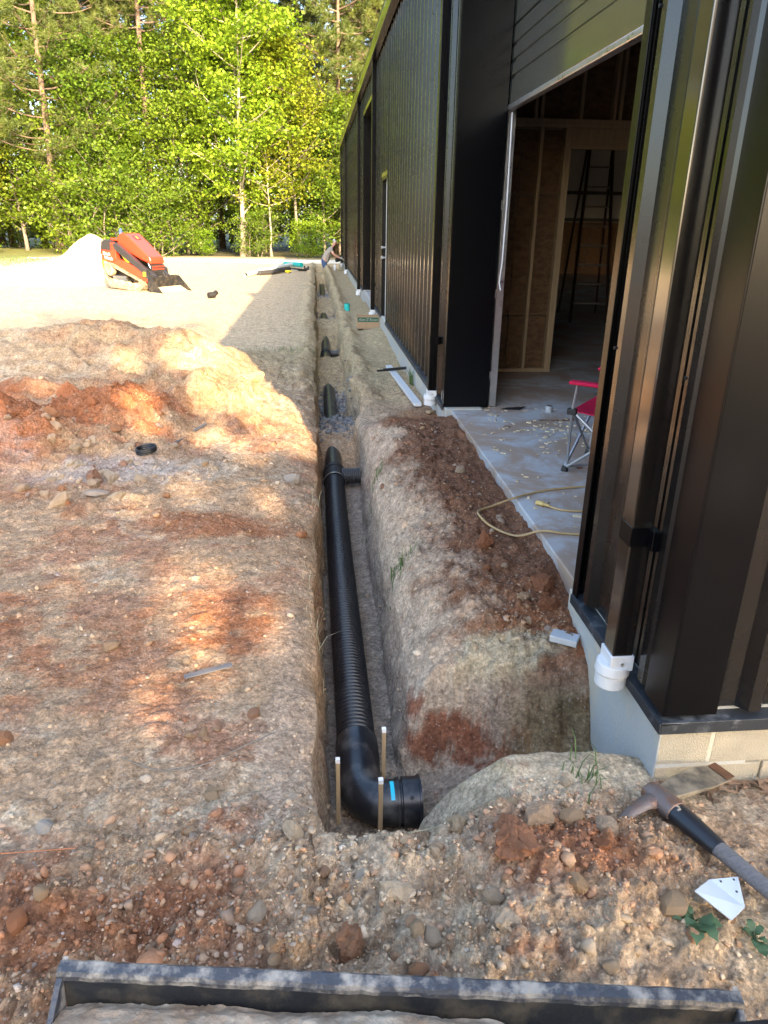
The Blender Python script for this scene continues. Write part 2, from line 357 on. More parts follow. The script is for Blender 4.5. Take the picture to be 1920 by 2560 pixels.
def ground_parts(x, y):
    xl = xl_of(y); xr = xr_of(y)
    farw = S(8, 14, y)
    # ---- left side
    zl = -.25 + .03 * S(-.2, -1.2, x) * (1 - farw)
    zl = zl + .50 * gauss(x, y, -2.65, 9.4, 1.25, .85) + .34 * gauss(x, y, -4.6, 9.2, 1.0, 1.0) + .22 * gauss(x, y, -1.55, 9.0, .6, .6)
    zl = zl + .30 * gauss(x, y, -1.15, 7.0, .8, .36) + .46 * gauss(x, y, -2.55, 5.75, .5, .36) + .24 * gauss(x, y, -1.85, 6.4, .5, .4) + .2 * gauss(x, y, -2.9, 7.4, .6, .4)
    zl = zl + .10 * gauss(x, y, -3.3, 4.4, .9, .9) + .05 * gauss(x, y, -.75, 4.9, .5, .9)
    zl = zl - .05 * gauss(x, y, -.9, 5.9, .7, .35)
    zl = zl + .12 * S(20, 30, y) * S(-1.5, -8, x)
    heap = gauss(x, y, -.05, 1.28, .75, .42)
    zl = zl + .06 * heap - .03 * gauss(x, y, -.9, 1.7, .5, .4)
    lipround = np.exp(-np.clip(xl - x, 0, 9) / .085) * (.05 + .05 * (1 - farw)) * (1 + .9 * fbm(y * 4, x * 3, 23, 3)) * S(1.75, 1.95, y)
    zl = zl - lipround + .06 * S(6.5, 9, y) * np.exp(-((xl - x - .16) / .13) ** 2) * (1 + 1.2 * fbm(x * 3, y * 2.2, 24, 4))
    # ---- trench floor
    zf = np.interp(y, FLOOR_Y, FLOOR_Z) + (.02 + .045 * S(6.5, 7.2, y)) * fbm(x * 5, y * 5, 41, 4, .6)
    # ---- right bank
    near = 1 - S(5.8, 7.4, y)
    u = np.clip(x - xr, 0, 9)
    nearlip = np.interp(y, [2.5, 3.2, 4.5, 6.2, 7.2], [-.50, -.44, -.34, -.27, -.28])
    top = np.interp(y, [2.5, 2.8, 3.2, 4.5, 6.2, 6.6, 7.2], [-.22, -.10, -.055, -.04, -.03, -.13, -.18])
    sl = np.interp(y, [2.5, 4, 6], [.17, .14, .10])
    zn = .05 * fbm(x * 6, y * 4, 54, 5, .6) + nearlip + (top - nearlip) * (1 - np.exp(-u / sl)) / (1 - np.exp(-.78 / sl))
    zn = zn + .05 * gauss(x, y, .72, 4.9, .16, .8) + .04 * gauss(x, y, .78, 3.1, .2, .3) - .03 * gauss(x, y, .6, 3.7, .12, .3)
    zfar = -.275 + .09 * (1 + 1.0 * fbm(x * 3, y * 2.2, 25, 4)) * np.exp(-((u - .12) / .12) ** 2) * S(7, 9, y) - .04 * np.exp(-u / .05)
    zfar = zfar + np.interp(y, [7, 9.5, 12.5, 14, 40], [.08, 0, .09, .02, .0]) * S(.75, 1.1, x)
    zfar = zfar + .20 * gauss(x, y, .5, 28.6, .35, .9) - .10 * gauss(x, y, .5, 15.0, .25, 1.6) - .07 * gauss(x, y, .52, 6.9, .12, .25)
    zfar = zfar + (-.72 - zfar) * S(29.3, 29.6, y) * S(34.1, 33.9, y) * S(1.08, .98, x)
    zb = zn * near + zfar * (1 - near)
    # side trench to the corner downspout and the hump in front of it
    zs = np.interp(x, [.3, .5, .8, 1.14], [-.76, -.72, -.60, -.50])
    yw = 2.56 - .10 * S(.4, 1.1, x) + .06 * fbm(x * 5, x * 0 + 2, 51, 5, .6) + .03 * fbm(x * 9, y * 9, 53, 4, .6)
    wl_ = S(-.075, .075, y - yw)
    yh = 2.07 + .03 * fbm(x * 5, x * 0 + 7, 52, 3)
    wh_ = S(.12, -.10, y - yh)
    hump = np.interp(x, [.25, .34, .45, .62, .9, 1.2, 1.8, 4], [-.62, -.52, -.36, -.225, -.20, -.235, -.24, -.25])
    hump = hump + .035 * gauss(x, y, .62, 1.98, .2, .16) - .03 * gauss(x, y, 1.25, 1.65, .3, .2)
    hump = hump * S(1.62, 1.92, y) + (1 - S(1.62, 1.92, y)) * (-.215 + .06 * heap + .05 * gauss(x, y, .75, 1.45, .3, .2))
    zr = zs * (1 - wl_) * (1 - wh_) + zb * wl_ + hump * wh_ * (1 - wl_)
    tl = S(-.028, .028, x - xl); tr = S(-.03, .035, x - xr)
    return zl, zf, zr, tl, tr, xl, xr
def ground_z(x, y, fine=True):
    x = np.asarray(x, float); y = np.asarray(y, float)
    zl, zf, zr, tl, tr, xl, xr = ground_parts(x, y)
    inend = S(34.2, 33.9, y)
    wx = 1 / (1 + np.exp(-(x - .18) / .02))
    z0 = zl * (1 - wx) + zr * wx
    z = zl * (1 - tl) + zf * tl * (1 - tr) + zr * tr
    z = np.where((y < 34.2), z * inend + (-.26) * (1 - inend), -.26)
    dist = np.hypot(x, y)
    infloor = tl * (1 - tr) * S(2.0, 2.2, y)
    loose = loosef(x, y)
    amp = (.35 + .65 * loose) * (1 - .55 * infloor) * (1 - .7 * S(15, 40, dist))
    rug = np.clip(1.4 * gauss(x, y, -2.4, 8.6, 2.2, 1.6) + 1.5 * gauss(x, y, -2.2, 6.3, 1.4, 1.1) + 1.1 * gauss(x, y, -1.0, 6.9, .8, .7) + .7 * gauss(x, y, .1, 1.35, .9, .5), 0, 1.6)
    z = z + amp * (1 + .8 * rug) * (.034 * fbm(x * 1.9, y * 1.9, 1, 4) + .022 * fbm(x * 7, y * 7, 2, 4, .55) + .012 * loose * fbm(x * 26, y * 26, 3, 3, .6))
    z = z + .085 * rug * (1 - infloor) * (1 - 2 * np.abs(fbm(x * 2.3, y * 2.3, 4, 4, .55))) * S(0, .25, np.abs(x - .18) - .1)
    if fine:
        k = loose * (1 - infloor) * S(14, 9, dist)
        wx_ = x + .035 * fbm(x * 11, y * 11, 64, 3); wy_ = y + .035 * fbm(x * 11, y * 11, 65, 3)
        d, r = cells(wx_ * 7, wy_ * 7, 61); z = z + k * .085 * np.clip(.46 - d, 0, .22) * (r > .62) * (.3 + r)
        wx_ = x + .012 * fbm(x * 30, y * 30, 66, 2); wy_ = y + .012 * fbm(x * 30, y * 30, 67, 2)
        d, r = cells(wx_ * 18, wy_ * 18, 62); z = z + (.35 * k + .3 * k * k) * .036 * np.sqrt(np.clip(.42 - d, 0, 1)) * (r > .4)
        wx_ = x + .02 * fbm(x * 16, y * 16, 68, 3); wy_ = y + .02 * fbm(x * 16, y * 16, 69, 3)
        d, r = cells(wx_ * 24, wy_ * 24, 101); z = z + (.04 + 1.25 * k * k) * (1 - infloor) * S(16, 9, dist) * .026 * (r - .35) * S(.62, .34, d)
        d, r = cells(wx_ * 50, wy_ * 50, 102); z = z + (.10 + 1.1 * k * k) * (1 - infloor) * S(8, 4, dist) * .014 * (r - .3) * S(.6, .35, d)
        d, r = cells(x * 42, y * 42, 63); z = z + k * .012 * np.sqrt(np.clip(.45 - d, 0, 1)) * (r > .3) * S(6, 3.5, dist)
    return z
def loosef(x, y):
    l = .36 + .0 * x
    l = l + .75 * gauss(x, y, -.1, 1.3, 1.3, .65) + .5 * gauss(x, y, .8, 1.5, .5, .28) + .6 * gauss(x, y, -2.3, 5.8, 1.2, 1.1) + .35 * gauss(x, y, -2.5, 9, 2, 1.2)
    l = l + .35 * gauss(x, y, -1.2, 6.8, 1.0, .6) + .30 * gauss(x, y, -2.0, 3.5, 1.5, 1.6) + .5 * gauss(x, y, .95, 2.75, .3, .35) + .30 * gauss(x, y, .72, 4.2, .40, 1.8)
    l = l + .25 * fbm(x * 1.3, y * 1.3, 71, 3)
    l = l * (1 - .75 * gauss(x, y, -.22, 2.6, .2, .9)) * (1 - .6 * S(12, 16, y)) * (1 - .6 * gauss(x, y, 1.2, 1.25, .35, .22)) * (1 - .8 * gauss(x, y, .72, 2.0, .42, .18))
    return np.clip(l, .08, 1)
def mixc(a, b, w): return a * (1 - w[..., None]) + np.asarray(b) * w[..., None]
def ground_col(x, y, z):
    zz = np.clip(z, -.85, 0); xx = x + .8 * zz; yy = y + .95 * zz
    n1 = fbm(xx * 1.1, yy * 1.1, 81, 5, .6); n2 = fbm(xx * 3.1, yy * 3.1, 82, 5, .62) * 1.15; n3 = fbm(xx * 11, yy * 11, 83, 4, .65) * 1.2
    ns = fbm(x * 2.2, y * 9, 84, 4, .6)
    tan = np.array((.475, .315, .190)); pale = np.array((.61, .48, .330)); red = np.array((.37, .128, .050)); brown = np.array((.20, .088, .045)); sand = np.array((.60, .455, .285))
    ochre = np.array((.46, .34, .17)); dkred = np.array((.23, .075, .035)); gray = np.array((.48, .41, .35)); dsand = np.array((.42, .325, .185))
    c = np.broadcast_to(tan, x.shape + (3,)).copy()
    c = mixc(c, pale, S(-.05, .40, n2 + .6 * n3) * .9)
    c = mixc(c, red, S(.02, .40, n1 * .9 + .55 * n2 + .25 * n3 - .05) * .62)
    # left red heaps and streaks
    w = gauss(x, y, -2.4, 5.9, .75, .7) + .8 * gauss(x, y, -1.7, 6.6, .6, .5) + .7 * gauss(x, y, -3.4, 7, .8, .8)
    c = mixc(c, red, np.clip(S(.25, .8, w + .55 * n2 + .2 * n3), 0, 1) * .9)
    w = gauss(x, y, -.75, 4.2, .7, .32) * .9 + .7 * gauss(x, y, -.45, 3.1, .38, .5) + .8 * gauss(x, y, -2.0, 3.0, .9, .5)
    c = mixc(c, red * .9, S(.3, .9, w + .5 * ns + .3 * n3) * .75)
    w = gauss(x, y, -2.5, 9.6, 1.0, .55); c = mixc(c, red * 1.05, S(.3, .9, w + .7 * n2) * .6)
    c = mixc(c, gray, S(.25, .8, .8 * gauss(x, y, -1.5, 5.2, .7, .45) + .5 * n2 + .2 * n3) * .8)
    c = mixc(c, dsand, S(.3, .8, gauss(x, y, -1.2, 7.3, .9, .6) + .5 * n2) * .6)
    # foreground heap: red-brown crumbs with pale lumps
    w = gauss(x, y, -.65, 1.45, .65, .35) * .95 + .9 * gauss(x, y, .78, 1.52, .36, .22) + .5 * gauss(x, y, -.1, 1.05, .8, .2)
    c = mixc(c, red * .92, S(.35, .95, w + .55 * n2 + .35 * n3) * .8)
    c = mixc(c, pale, S(.35, .9, gauss(x, y, .12, 1.62, .32, .3) + .6 * n3 + .2 * n2) * .75)
    c = mixc(c, pale * (1.0, .96, .88), S(.35, .9, gauss(x, y, 1.2, 1.25, .5, .25) + .5 * n2) * .7)
    # lip beside the trench
    c = mixc(c, np.array((.49, .355, .245)), S(.4, .9, gauss(x, y, -.14, 2.5, .16, 1.2) + .35 * n2) * .85)
    # right bank
    xr = xr_of(y); rb = S(-.01, .03, x - xr)
    bank = rb * S(2.3, 2.6, y) * (1 - S(6.8, 7.8, y))
    u = x - xr
    c = mixc(c, np.array((.52, .395, .285)), bank * .8)
    c = mixc(c, brown * (1 + .0 * n1[..., None]), bank * S(-.12, .16, u - .26 + .22 * n2 + .12 * n3 - .10 * S(4, 6, y) * -1) * .95)
    c = mixc(c, red * .9, bank * S(.15, .6, n1 + .4 * n3) * S(.15, .3, u) * .6)
    c = mixc(c, np.array((.48, .40, .27)), np.clip(S(.35, .8, gauss(x, y, .75, 2.62, .33, .13) * 1.1 + .45 * n2 + .2 * n3), 0, 1) * S(-.45, -.2, z) * bank * .9)
    # walls of the side trench
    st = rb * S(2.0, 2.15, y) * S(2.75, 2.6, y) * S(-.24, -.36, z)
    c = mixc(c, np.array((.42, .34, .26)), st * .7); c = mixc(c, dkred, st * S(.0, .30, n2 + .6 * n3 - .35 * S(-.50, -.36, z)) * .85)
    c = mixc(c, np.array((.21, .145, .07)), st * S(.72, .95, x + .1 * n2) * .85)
    hp = rb * S(2.18, 2.05, y) * S(1.7, 1.85, y)
    c = mixc(c, np.array((.55, .45, .31)), hp * .85); c = mixc(c, ochre, hp * S(.15, .5, n2 + n1 * .5) * .5)
    c = mixc(c, red * .95, hp * S(.1, .5, n2 + .3 * n3) * S(1.92, 1.72, y) * .7)
    # trench floor
    fl = S(-.0, .03, x - xl_of(y)) * (1 - rb) * S(2.1, 2.3, y)
    c = mixc(c, np.array((.33, .275, .22)), fl * S(7, 6.6, y) * .85)
    # far part: sandy yellow ground
    s = S(6.6, 9.5, y + .9 * n1 + .35 * np.clip(x, -1, 1)); c = mixc(c, dsand, np.clip(s * (1 - .55 * S(-.9, -1.6, x) * S(10.6, 9.6, y)), 0, 1) * .95)
    s = S(10.2, 11.2, y + .4 * n2); c = mixc(c, sand, s * S(0, -.6, x) * .85)
    gr = gauss(x, y, .2, 9.3, .3, .5) + gauss(x, y, .2, 17.4, .3, .8) + gauss(x, y, .2, 23.5, .3, 1.3) + .8 * gauss(x, y, .2, 8.0, .3, .5)
    c = mixc(c, np.array((.27, .26, .25)), fl * np.clip(gr, 0, 1) * .8)
    # darker specks of topsoil and forest floor
    c = mixc(c, brown, S(.42, .62, n3 * .8 + .35 * n2) * .45)
    c = mixc(c, np.array((.09, .085, .04)), S(38, 41, y)); c = mixc(c, np.array((.16, .17, .05)), S(-11, -14, x) * S(24, 30, y))
    c = mixc(c, np.array((.14, .12, .06)), np.clip(S(-20, -26, x) + S(-5, -10, y), 0, 1))
    return np.clip(c, .01, .8)
def build_ground():
    seg = lambda a, b, d: list(np.arange(a, b - d * .01, d))
    xs = [-420, -250, -150, -90, -60, -45, -36] + seg(-30, -10, 1.0) + seg(-10, -6, .16)
    x = -6.0
    while x < -.42:
        xs.append(x); x += .0125 + .0095 * max(0, -x - .5)
    xs += seg(x, -.055, .0105) + seg(-.055, .045, .005) + seg(.045, .30, .012) + seg(.30, .42, .005) + seg(.42, 1.2, .0105) + seg(1.2, 1.9, .02) + seg(1.9, 4, .15) + [4, 6, 9, 13, 18, 25, 40, 70, 120, 200, 420]
    ys = [-300, -150, -80, -50, -35, -25] + seg(-18, 0, 1.5) + seg(0, .85, .05)
    y = .85
    while y < 46:
        ys.append(y); y += max(.0095, .0036 * y)
    ys += [48, 52, 58, 66, 80, 110, 160, 260, 420, 700]
    xs = np.array(xs); ys = np.array(ys)
    X0, Y = np.meshgrid(xs, ys)
    tent = np.clip(np.minimum((X0 - .06) / .30, (1.1 - X0) / .74), 0, 1)
    X = X0 + tent * (xr_of(Y) - .36)
    tent = np.clip(np.minimum((X0 + .6) / .6, (.2 - X0) / .2), 0, 1)
    X = X + tent * (xl_of(Y))
    Z = ground_z(X, Y)
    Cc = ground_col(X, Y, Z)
    # walls of the cut: push the faces in and out so that they are not ruled surfaces
    zl, zf, zr, tl, tr, xl, xr = ground_parts(X, Y)
    wl_ = 4 * tl * (1 - tl); wr_ = 4 * tr * (1 - tr)
    X = X + wl_ * (.030 * fbm(Y * 5, Z * 7, 91, 5, .6) - .010) + wr_ * (.06 * fbm(Y * 4.5, Z * 6, 92, 5, .6)) * S(2.3, 2.7, Y)
    nr, nc = X.shape
    V = np.stack([X, Y, Z], -1).reshape(-1, 3)
    i = np.arange((nr - 1) * (nc - 1)); r = i // (nc - 1); c = i % (nc - 1); a = r * nc + c
    me = np_mesh('ground', V, quads=np.stack([a, a + 1, a + nc + 1, a + nc], -1), smooth=True)
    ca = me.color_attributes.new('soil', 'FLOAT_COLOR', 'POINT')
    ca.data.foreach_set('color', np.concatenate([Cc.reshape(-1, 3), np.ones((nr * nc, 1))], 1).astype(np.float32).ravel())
    o = link('ground', me, 'soil'); tag(o, 'excavated red and tan clay ground with a long narrow trench', None, None, 'structure')
    return o
ground = build_ground()
def gz(x, y): return float(ground_z(np.array([x]), np.array([y]))[0])

# ---------------------------------------------------------------- metal building
WX = 1.15            # plane of the sheet metal on the long wall (faces -X)
Y0, Y1 = 1.90, 31.5  # gable ends
EAVE = 4.12
bld = empty('metal_building', (WX, Y0, -.3))
tag(bld, 'long dark bronze metal building with ribbed walls beside the trench', 'building')
bld_inv = Vector((-WX, -Y0, .3))
def B(o):
    """part of the building, modelled in world coordinates"""
    o.parent = bld; o.location = bld_inv; return o
PITCH = .28
def rib_profile(w, off=0.0):
    pts = []; c = PITCH / 2 + off
    pts.append((0, 0))
    while c < w + .05:
        for d, h in ((-.052, 0), (-.020, .034), (.020, .034), (.052, 0), (.102, 0), (.112, .004), (.124, .004), (.134, 0)):
            q = c + d
            if 0 < q < w: pts.append((q, h))
        c += PITCH
    pts.append((w, 0)); return pts
_pc = {}
def sheet(lo, hi, z0, z1, gable=False):
    """one sheet of ribbed steel, 6 mm thick in section, as a part"""
    w = round(hi - lo, 4); key = (w, round(z0, 3), round(z1, 3), gable)
    if key not in _pc:
        p = rib_profile(w); n = len(p); v = []; f = []
        for z in (z0, z1):
            for (a, h) in p: v.append((a, -h, z) if gable else (-h, a, z))
        for z in (z0, z1):
            for (a, h) in p: v.append((a, -h + .006, z) if gable else (-h + .006, a, z))
        for i in range(n - 1):
            f.append((i, i + 1, n + i + 1, n + i)); f.append((2 * n + i + 1, 2 * n + i, 3 * n + i, 3 * n + i + 1))
            f.append((i + 1, i, 2 * n + i, 2 * n + i + 1)); f.append((n + i, n + i + 1, 3 * n + i + 1, 3 * n + i))
        me = new_mesh('wall_sheet', v, f)
        bm = bmesh.new(); bm.from_mesh(me); bmesh.ops.recalc_face_normals(bm, faces=bm.faces); bm.to_mesh(me); bm.free()
        _pc[key] = me
    o = link('wall_sheet', _pc[key], 'panel'); o.parent = bld
    o.location = bld_inv + (Vector((lo, Y0, 0)) if gable else Vector((WX, lo, 0)))
    return o
def sheets(a, b, z0, z1, gable=False):
    W = PITCH * 3; x = a
    while x < b - .02:
        sheet(x, min(b, x + W), z0, z1, gable); x += W
G0, G1, GTOP = 2.76, 6.25, 3.72       # garage opening
D0, D1, DTOP = 12.0, 12.92, 2.20      # door
Q0, Q1, QTOP = 15.0, 17.95, 3.68      # second bay
Z0 = .045
sheets(Y0 + .02, G0, Z0, EAVE); sheets(G0, G1, GTOP, EAVE); sheets(G1, D0, Z0, EAVE); sheets(D0, D1, DTOP + .06, EAVE)
sheets(D1, Q0, Z0, EAVE); sheets(Q0, Q1, QTOP, EAVE); sheets(Q1, Y1, Z0, EAVE)
sheets(WX + .14, 13.0, Z0, EAVE, True)
# screws on the ribs
sc = MB()
for zz in (1.12, 2.20, 3.3):
    y = Y0 + .02 + PITCH / 2
    while y < 14:
        for a, b, t in ((Y0, G0, 0), (G1, D0, 0), (D1, Q0, 0)):
            if a < y < b and not (D0 < y < D1): sc.tube([(WX - .034, y + .03, zz), (WX - .041, y + .03, zz)], .006, 6)
        y += PITCH
B(sc.build('screws', 'blackmatte'))['kind'] = 'stuff'
# corner trim and jamb trims
t = MB(); t.box((WX - .042, Y0 - .042, Z0), (WX - .036, Y0 + .10, EAVE)); t.box((WX - .036, Y0 - .042, Z0), (WX + .145, Y0 - .036, EAVE))
t.box((WX + .139, Y0 - .036, Z0), (WX + .145, Y0 + .0, EAVE)); t.box((WX - .036, Y0 + .094, Z0), (WX - .0, Y0 + .10, EAVE))
B(t.build('corner_trim', 'trim', bevel=.002))
def jamb(y, sgn, ztop, depth=.36):
    """black return of an opening; sgn=+1: the opening lies on the -y side"""
    j = MB()
    j.box((WX - .040, min(y, y + sgn * .055), .012), (WX - .034, max(y, y + sgn * .055), ztop + .03))
    j.box((WX - .034, min(y, y + sgn * .006), .012), (WX + depth, max(y, y + sgn * .006), ztop + .002))
    B(j.build('door_jamb', 'trim', bevel=.0015))
jamb(G1, 1, GTOP); jamb(G0, -1, GTOP); jamb(Q1, 1, QTOP); jamb(Q0, -1, QTOP)
h = MB(); h.box((WX - .040, G0 - .05, GTOP - .002), (WX - .036, G1 + .05, GTOP + .07)); h.box((WX - .034, G0, GTOP - .008), (WX + .36, G1, GTOP - .002)); B(h.build('door_header', 'trim'))
h = MB(); h.box((WX - .040, Q0 - .05, QTOP - .002), (WX - .036, Q1 + .05, QTOP + .07)); h.box((WX - .034, Q0, QTOP - .008), (WX + .36, Q1, QTOP - .002)); B(h.build('door_header', 'gutter'))
# base flashing (a ledge on top of the foundation)
for a, b in ((Y0 - .05, G0 - .01), (G1 + .01, D0), (D1, Q0), (Q1, Y1)):
    f = MB(); f.box((WX - .050, a, -.020), (WX - .044, b, .022)); f.box((WX - .044, a, .014), (WX + .02, b, .022))
    B(f.build('base_flashing', 'flashing', bevel=.002))
f = MB(); f.box((WX - .044, Y0 - .050, -.022), (13, Y0 - .044, .024)); f.box((WX - .044, Y0 - .044, .0145), (13, Y0 + .02, .0235)); B(f.build('base_flashing', 'flashing', bevel=.002))
# foundation along the long wall (parged) and block courses under the gable
FX = WX - .030
for a, b in ((Y0 - .0295, G0 + .06), (G1 - .06, Q0), (Q1, Y1)):
    B(MB().box((FX, a, -.95), (WX + .30, b, -.0205 if False else .013)).build('foundation_wall', 'parge', bevel=.006))
bx = MB().box((FX + .001, Y0 - .022, -.95), (13, Y0 + .15, .0125)); B(bx.build('foundation_core', 'mortar'))
blk = {}
row = 0; z = .012
while z > -.6:
    x = FX + .004 if row % 2 == 0 else FX + .004
    first = True
    while x < 3.0:
        w = .19 if (first and row % 2 == 0) else .39
        key = w
        if key not in blk:
            mm = MB().box((0, 0, 0), (w - .010, .02, .178)); me = new_mesh('block', mm.v, mm.f); me.materials.append(M['block']); blk[key] = me
        o = bpy.data.objects.new('block', blk[key]); COL.objects.link(o); o.parent = bld
        o.location = bld_inv + Vector((x, Y0 - .030 + random.uniform(-.001, .001), z - .179))
        bv = o.modifiers.new('bevel', 'BEVEL'); bv.width = .003; bv.segments = 1
        x += w; first = False
    z -= .188; row += 1
# roof, gutter, gable triangle, other walls
RX = 7.1; RZ = EAVE + .14 + (RX - .95) * .27
roof = MB().prism([(.98, EAVE + .10), (RX, RZ), (13.3, EAVE + .10), (13.3, EAVE + .14), (RX, RZ + .06), (.98, EAVE + .15)], Y0 - .06, Y1 + .06, 'y')
B(roof.build('roof', 'roofing'))
gt = MB().prism([(.995, EAVE - .035), (1.10, EAVE - .035), (1.113, EAVE + .10), (.978, EAVE + .10), (.978, EAVE + .06)], Y0 - .065, Y1 + .065, 'y'); B(gt.build('gutter', 'gutter', bevel=.004))
gg = MB().prism([(WX, EAVE), (13, EAVE), (13, EAVE + .1), (RX, RZ), (WX, EAVE + .1)], Y0, Y0 + .05, 'y'); B(gg.build('gable_wall', 'panel'))
gg = MB().prism([(WX, -.3), (13, -.3), (13, EAVE + .1), (RX, RZ), (WX, EAVE + .1)], Y1 - .05, Y1, 'y'); B(gg.build('end_wall', 'insul'))
for a, b, z0, z1 in ((Y0, 15.4, -.3, EAVE + .12), (15.4, 17.2, 2.3, EAVE + .12), (17.2, Y1, -.3, EAVE + .12)): B(box('side_wall', (13, a, z0), (13.06, b, z1), 'insul'))   # gap added in the unseen far wall to light the inside
# inner lining so that no light leaks behind the sheets
for a, b, z0, z1 in ((Y0 + .06, G0 - .006, .013, EAVE), (G1 + .006, D0, .013, EAVE), (D1, Q0 - .006, .013, EAVE), (Q1 + .006, Y1, .013, EAVE), (D0, D1, DTOP + .06, EAVE), (G0, G1, GTOP + .01, EAVE), (Q0, Q1, QTOP + .01, EAVE)):
    B(box('wall_lining', (WX + .012, a, z0), (WX + .10, b, z1), 'insul'))
B(box('wall_lining', (WX + .12, Y0 + .012, .013), (13, Y0 + .05, EAVE), 'insul'))
# white walk door
dr = MB().box((WX + .03, D0 + .045, .03), (WX + .075, D1 - .045, DTOP - .04)); door = B(dr.build('walk_door', 'doorwhite', bevel=.004))
fr = MB(); fr.box((WX - .036, D0, .02), (WX + .10, D0 + .04, DTOP)); fr.box((WX - .036, D1 - .04, .02), (WX + .10, D1, DTOP)); fr.box((WX - .036, D0, DTOP - .0385), (WX + .10, D1, DTOP + .03)); B(fr.build('door_frame', 'trim', bevel=.003))
B(MB().box((WX - .042, D0 - .03, DTOP + .008), (WX - .036, D1 + .03, DTOP + .07)).build('door_cap', 'gutter'))
for zz, r in ((.98, .028), (1.14, .024)):
    k = MB().tube([(WX + .03, D1 - .11, zz), (WX - .01, D1 - .11, zz), (WX - .03, D1 - .11, zz), (WX - .05, D1 - .11, zz), (WX - .055, D1 - .11, zz)], [.012, .012, r, r, r * .6], 12)
    o = k.build('door_knob' if zz < 1 else 'deadbolt', 'galv', smooth=True); o.parent = door
# sectional garage door hanging half open
GD = WX + .37
z = 2.40; k = 0
while z < GTOP + .3:
    hgt = .53; pr = [(GD, z), (GD, z + .05)]
    for q in range(3):
        zc = z + .05 + .43 * (q + 1) / 4 + .02
        pr += [(GD, zc - .014), (GD + .010, zc - .009), (GD + .010, zc + .009), (GD, zc + .014)]
    pr += [(GD, z + hgt - .018), (GD + .012, z + hgt - .012), (GD + .012, z + hgt - .003), (GD + .045, z + hgt - .003), (GD + .045, z)]
    B(MB().prism(pr, G0 - .12, G1 + .12, 'y').build('garage_door_section', 'doorpaint', bevel=.0015))
    z += hgt; k += 1
B(MB().box((GD - .006, G0 - .12, 2.362), (GD + .05, G1 + .12, 2.399)).build('door_bottom_seal', 'galv', bevel=.006))
tr = MB(); tr.box((GD + .015, G1 + .05, .004), (GD + .021, G1 + .11, 3.7)); tr.box((GD + .021, G1 + .05, .004), (GD + .075, G1 + .056, 3.7))
track = B(tr.build('door_track', 'galv'))
for zz in (.25, .95, 1.65): MB().box((GD - .005, G1 + .055, zz), (GD + .014, G1 + .13, zz + .07)).build('bracket', 'galv', track)
rp = [(GD + .03, G1 - .0, 2.35), (GD + .035, G1 - .01, 1.7), (GD + .03, G1 - .015, 1.25), (GD + .015, G1 - .02, 1.08), (GD + .03, G1 - .03, 1.02)]
B(MB().tube(rp, .007, 6).build('pull_rope', 'pvc', smooth=True))
# second bay: closed dark door well behind the jambs, with its own sill
z = .02
while z < QTOP + .1:
    B(MB().box((GD, Q0 - .1, z), (GD + .045, Q1 + .1, z + .525)).build('garage_door_section', 'trim', bevel=.004)); z += .53
# downspouts with white adapters
def downspout(y, zb, sub=True, wid=.085, dep=.075):
    x1 = WX - .044; x0 = x1 - dep
    d = MB(); d.box((x0, y - wid / 2, zb), (x1, y + wid / 2, EAVE - .036))
    ds = B(d.build('downspout', 'downspout' if y < 3 else 'trim', bevel=.005, seg=2))
    s = MB(); s.box((x0 - .003, y - wid / 2 - .003, zb + .46), (x1 + .006, y + wid / 2 + .003, zb + .53))
    s.box((x1 - .02, y - wid / 2 - .045, zb + .46), (x1 + .008, y - wid / 2 - .003, zb + .53))
    o = s.build('strap', 'trim', bevel=.002); o.parent = ds
    cx = (x0 + x1) / 2; a = MB()
    a.box((x0 - .006, y - wid / 2 - .006, zb - .035), (x1 + .006, y + wid / 2 + .006, zb + .028))
    a.tube([(cx - .01, y, zb - .02), (cx - .012, y, zb - .06), (cx - .012, y, zb - .061), (cx - .012, y, zb - .115)], [.06, .063, .057, .057], 24)
    o = a.build('adapter', 'pvc', smooth=True, bevel=.003, angle=35); o.parent = ds
    sw = MB().tube([(cx, y - wid / 2 - .006, zb - .004), (cx, y - wid / 2 - .010, zb - .004)], .007, 8); q = sw.build('screw', 'galv'); q.parent = o
    return ds
downspout(2.16, .085)
for y, zb in ((6.70, .045), (14.25, -.06), (19.0, -.09), (27.0, -.10), (31.2, -.10)): downspout(y, zb)

# ---------------------------------------------------------------- slab and inside
sl = MB().box((WX + .025, Y0 + .152, -.5), (12.99, Y1 - .051, 0)); me = sl
fl = me.build('floor', 'slab', bevel=.008); tag(fl, 'dusty concrete slab floor of the metal building', None, None, 'structure')
ap = MB().prism([(WX - .01, -.20), (WX + .024, -.20), (WX + .024, -.006), (WX - .01, -.03)], Q0 + .01, Q1 - .01, 'y'); tag(ap.build('sill', 'concrete'), 'pale concrete sill in front of the far garage bay', None, None, 'structure')
PY = 7.92
pw = empty('partition_wall', (2.0, PY, 0)); tag(pw, 'unfinished stud and particle board partition inside the garage opening', 'wall')
PI_ = Vector((-2.0, -PY, 0))
def Pp(o): o.parent = pw; o.location = PI_; return o
def stud(x0, x1, z0, z1, y0=PY, y1=PY + .089): Pp(MB().box((x0, y0, z0), (x1, y1, z1)).build('stud', 'lumber', bevel=.002))
DX0, DX1 = 2.60, 3.62
for x in (1.28, 1.72, 2.27, 2.53, 2.565): stud(x, x + .034, .039, 2.44)
for x in (3.62, 3.66, 4.1, 4.55, 5.0): stud(x, x + .034, .039, 2.44)
Pp(MB().box((WX + .11, PY - .001, .001), (DX0, PY + .088, .038)).build('bottom_plate', 'lumber')); Pp(MB().box((DX1, PY - .001, .001), (6, PY + .088, .038)).build('bottom_plate', 'lumber'))
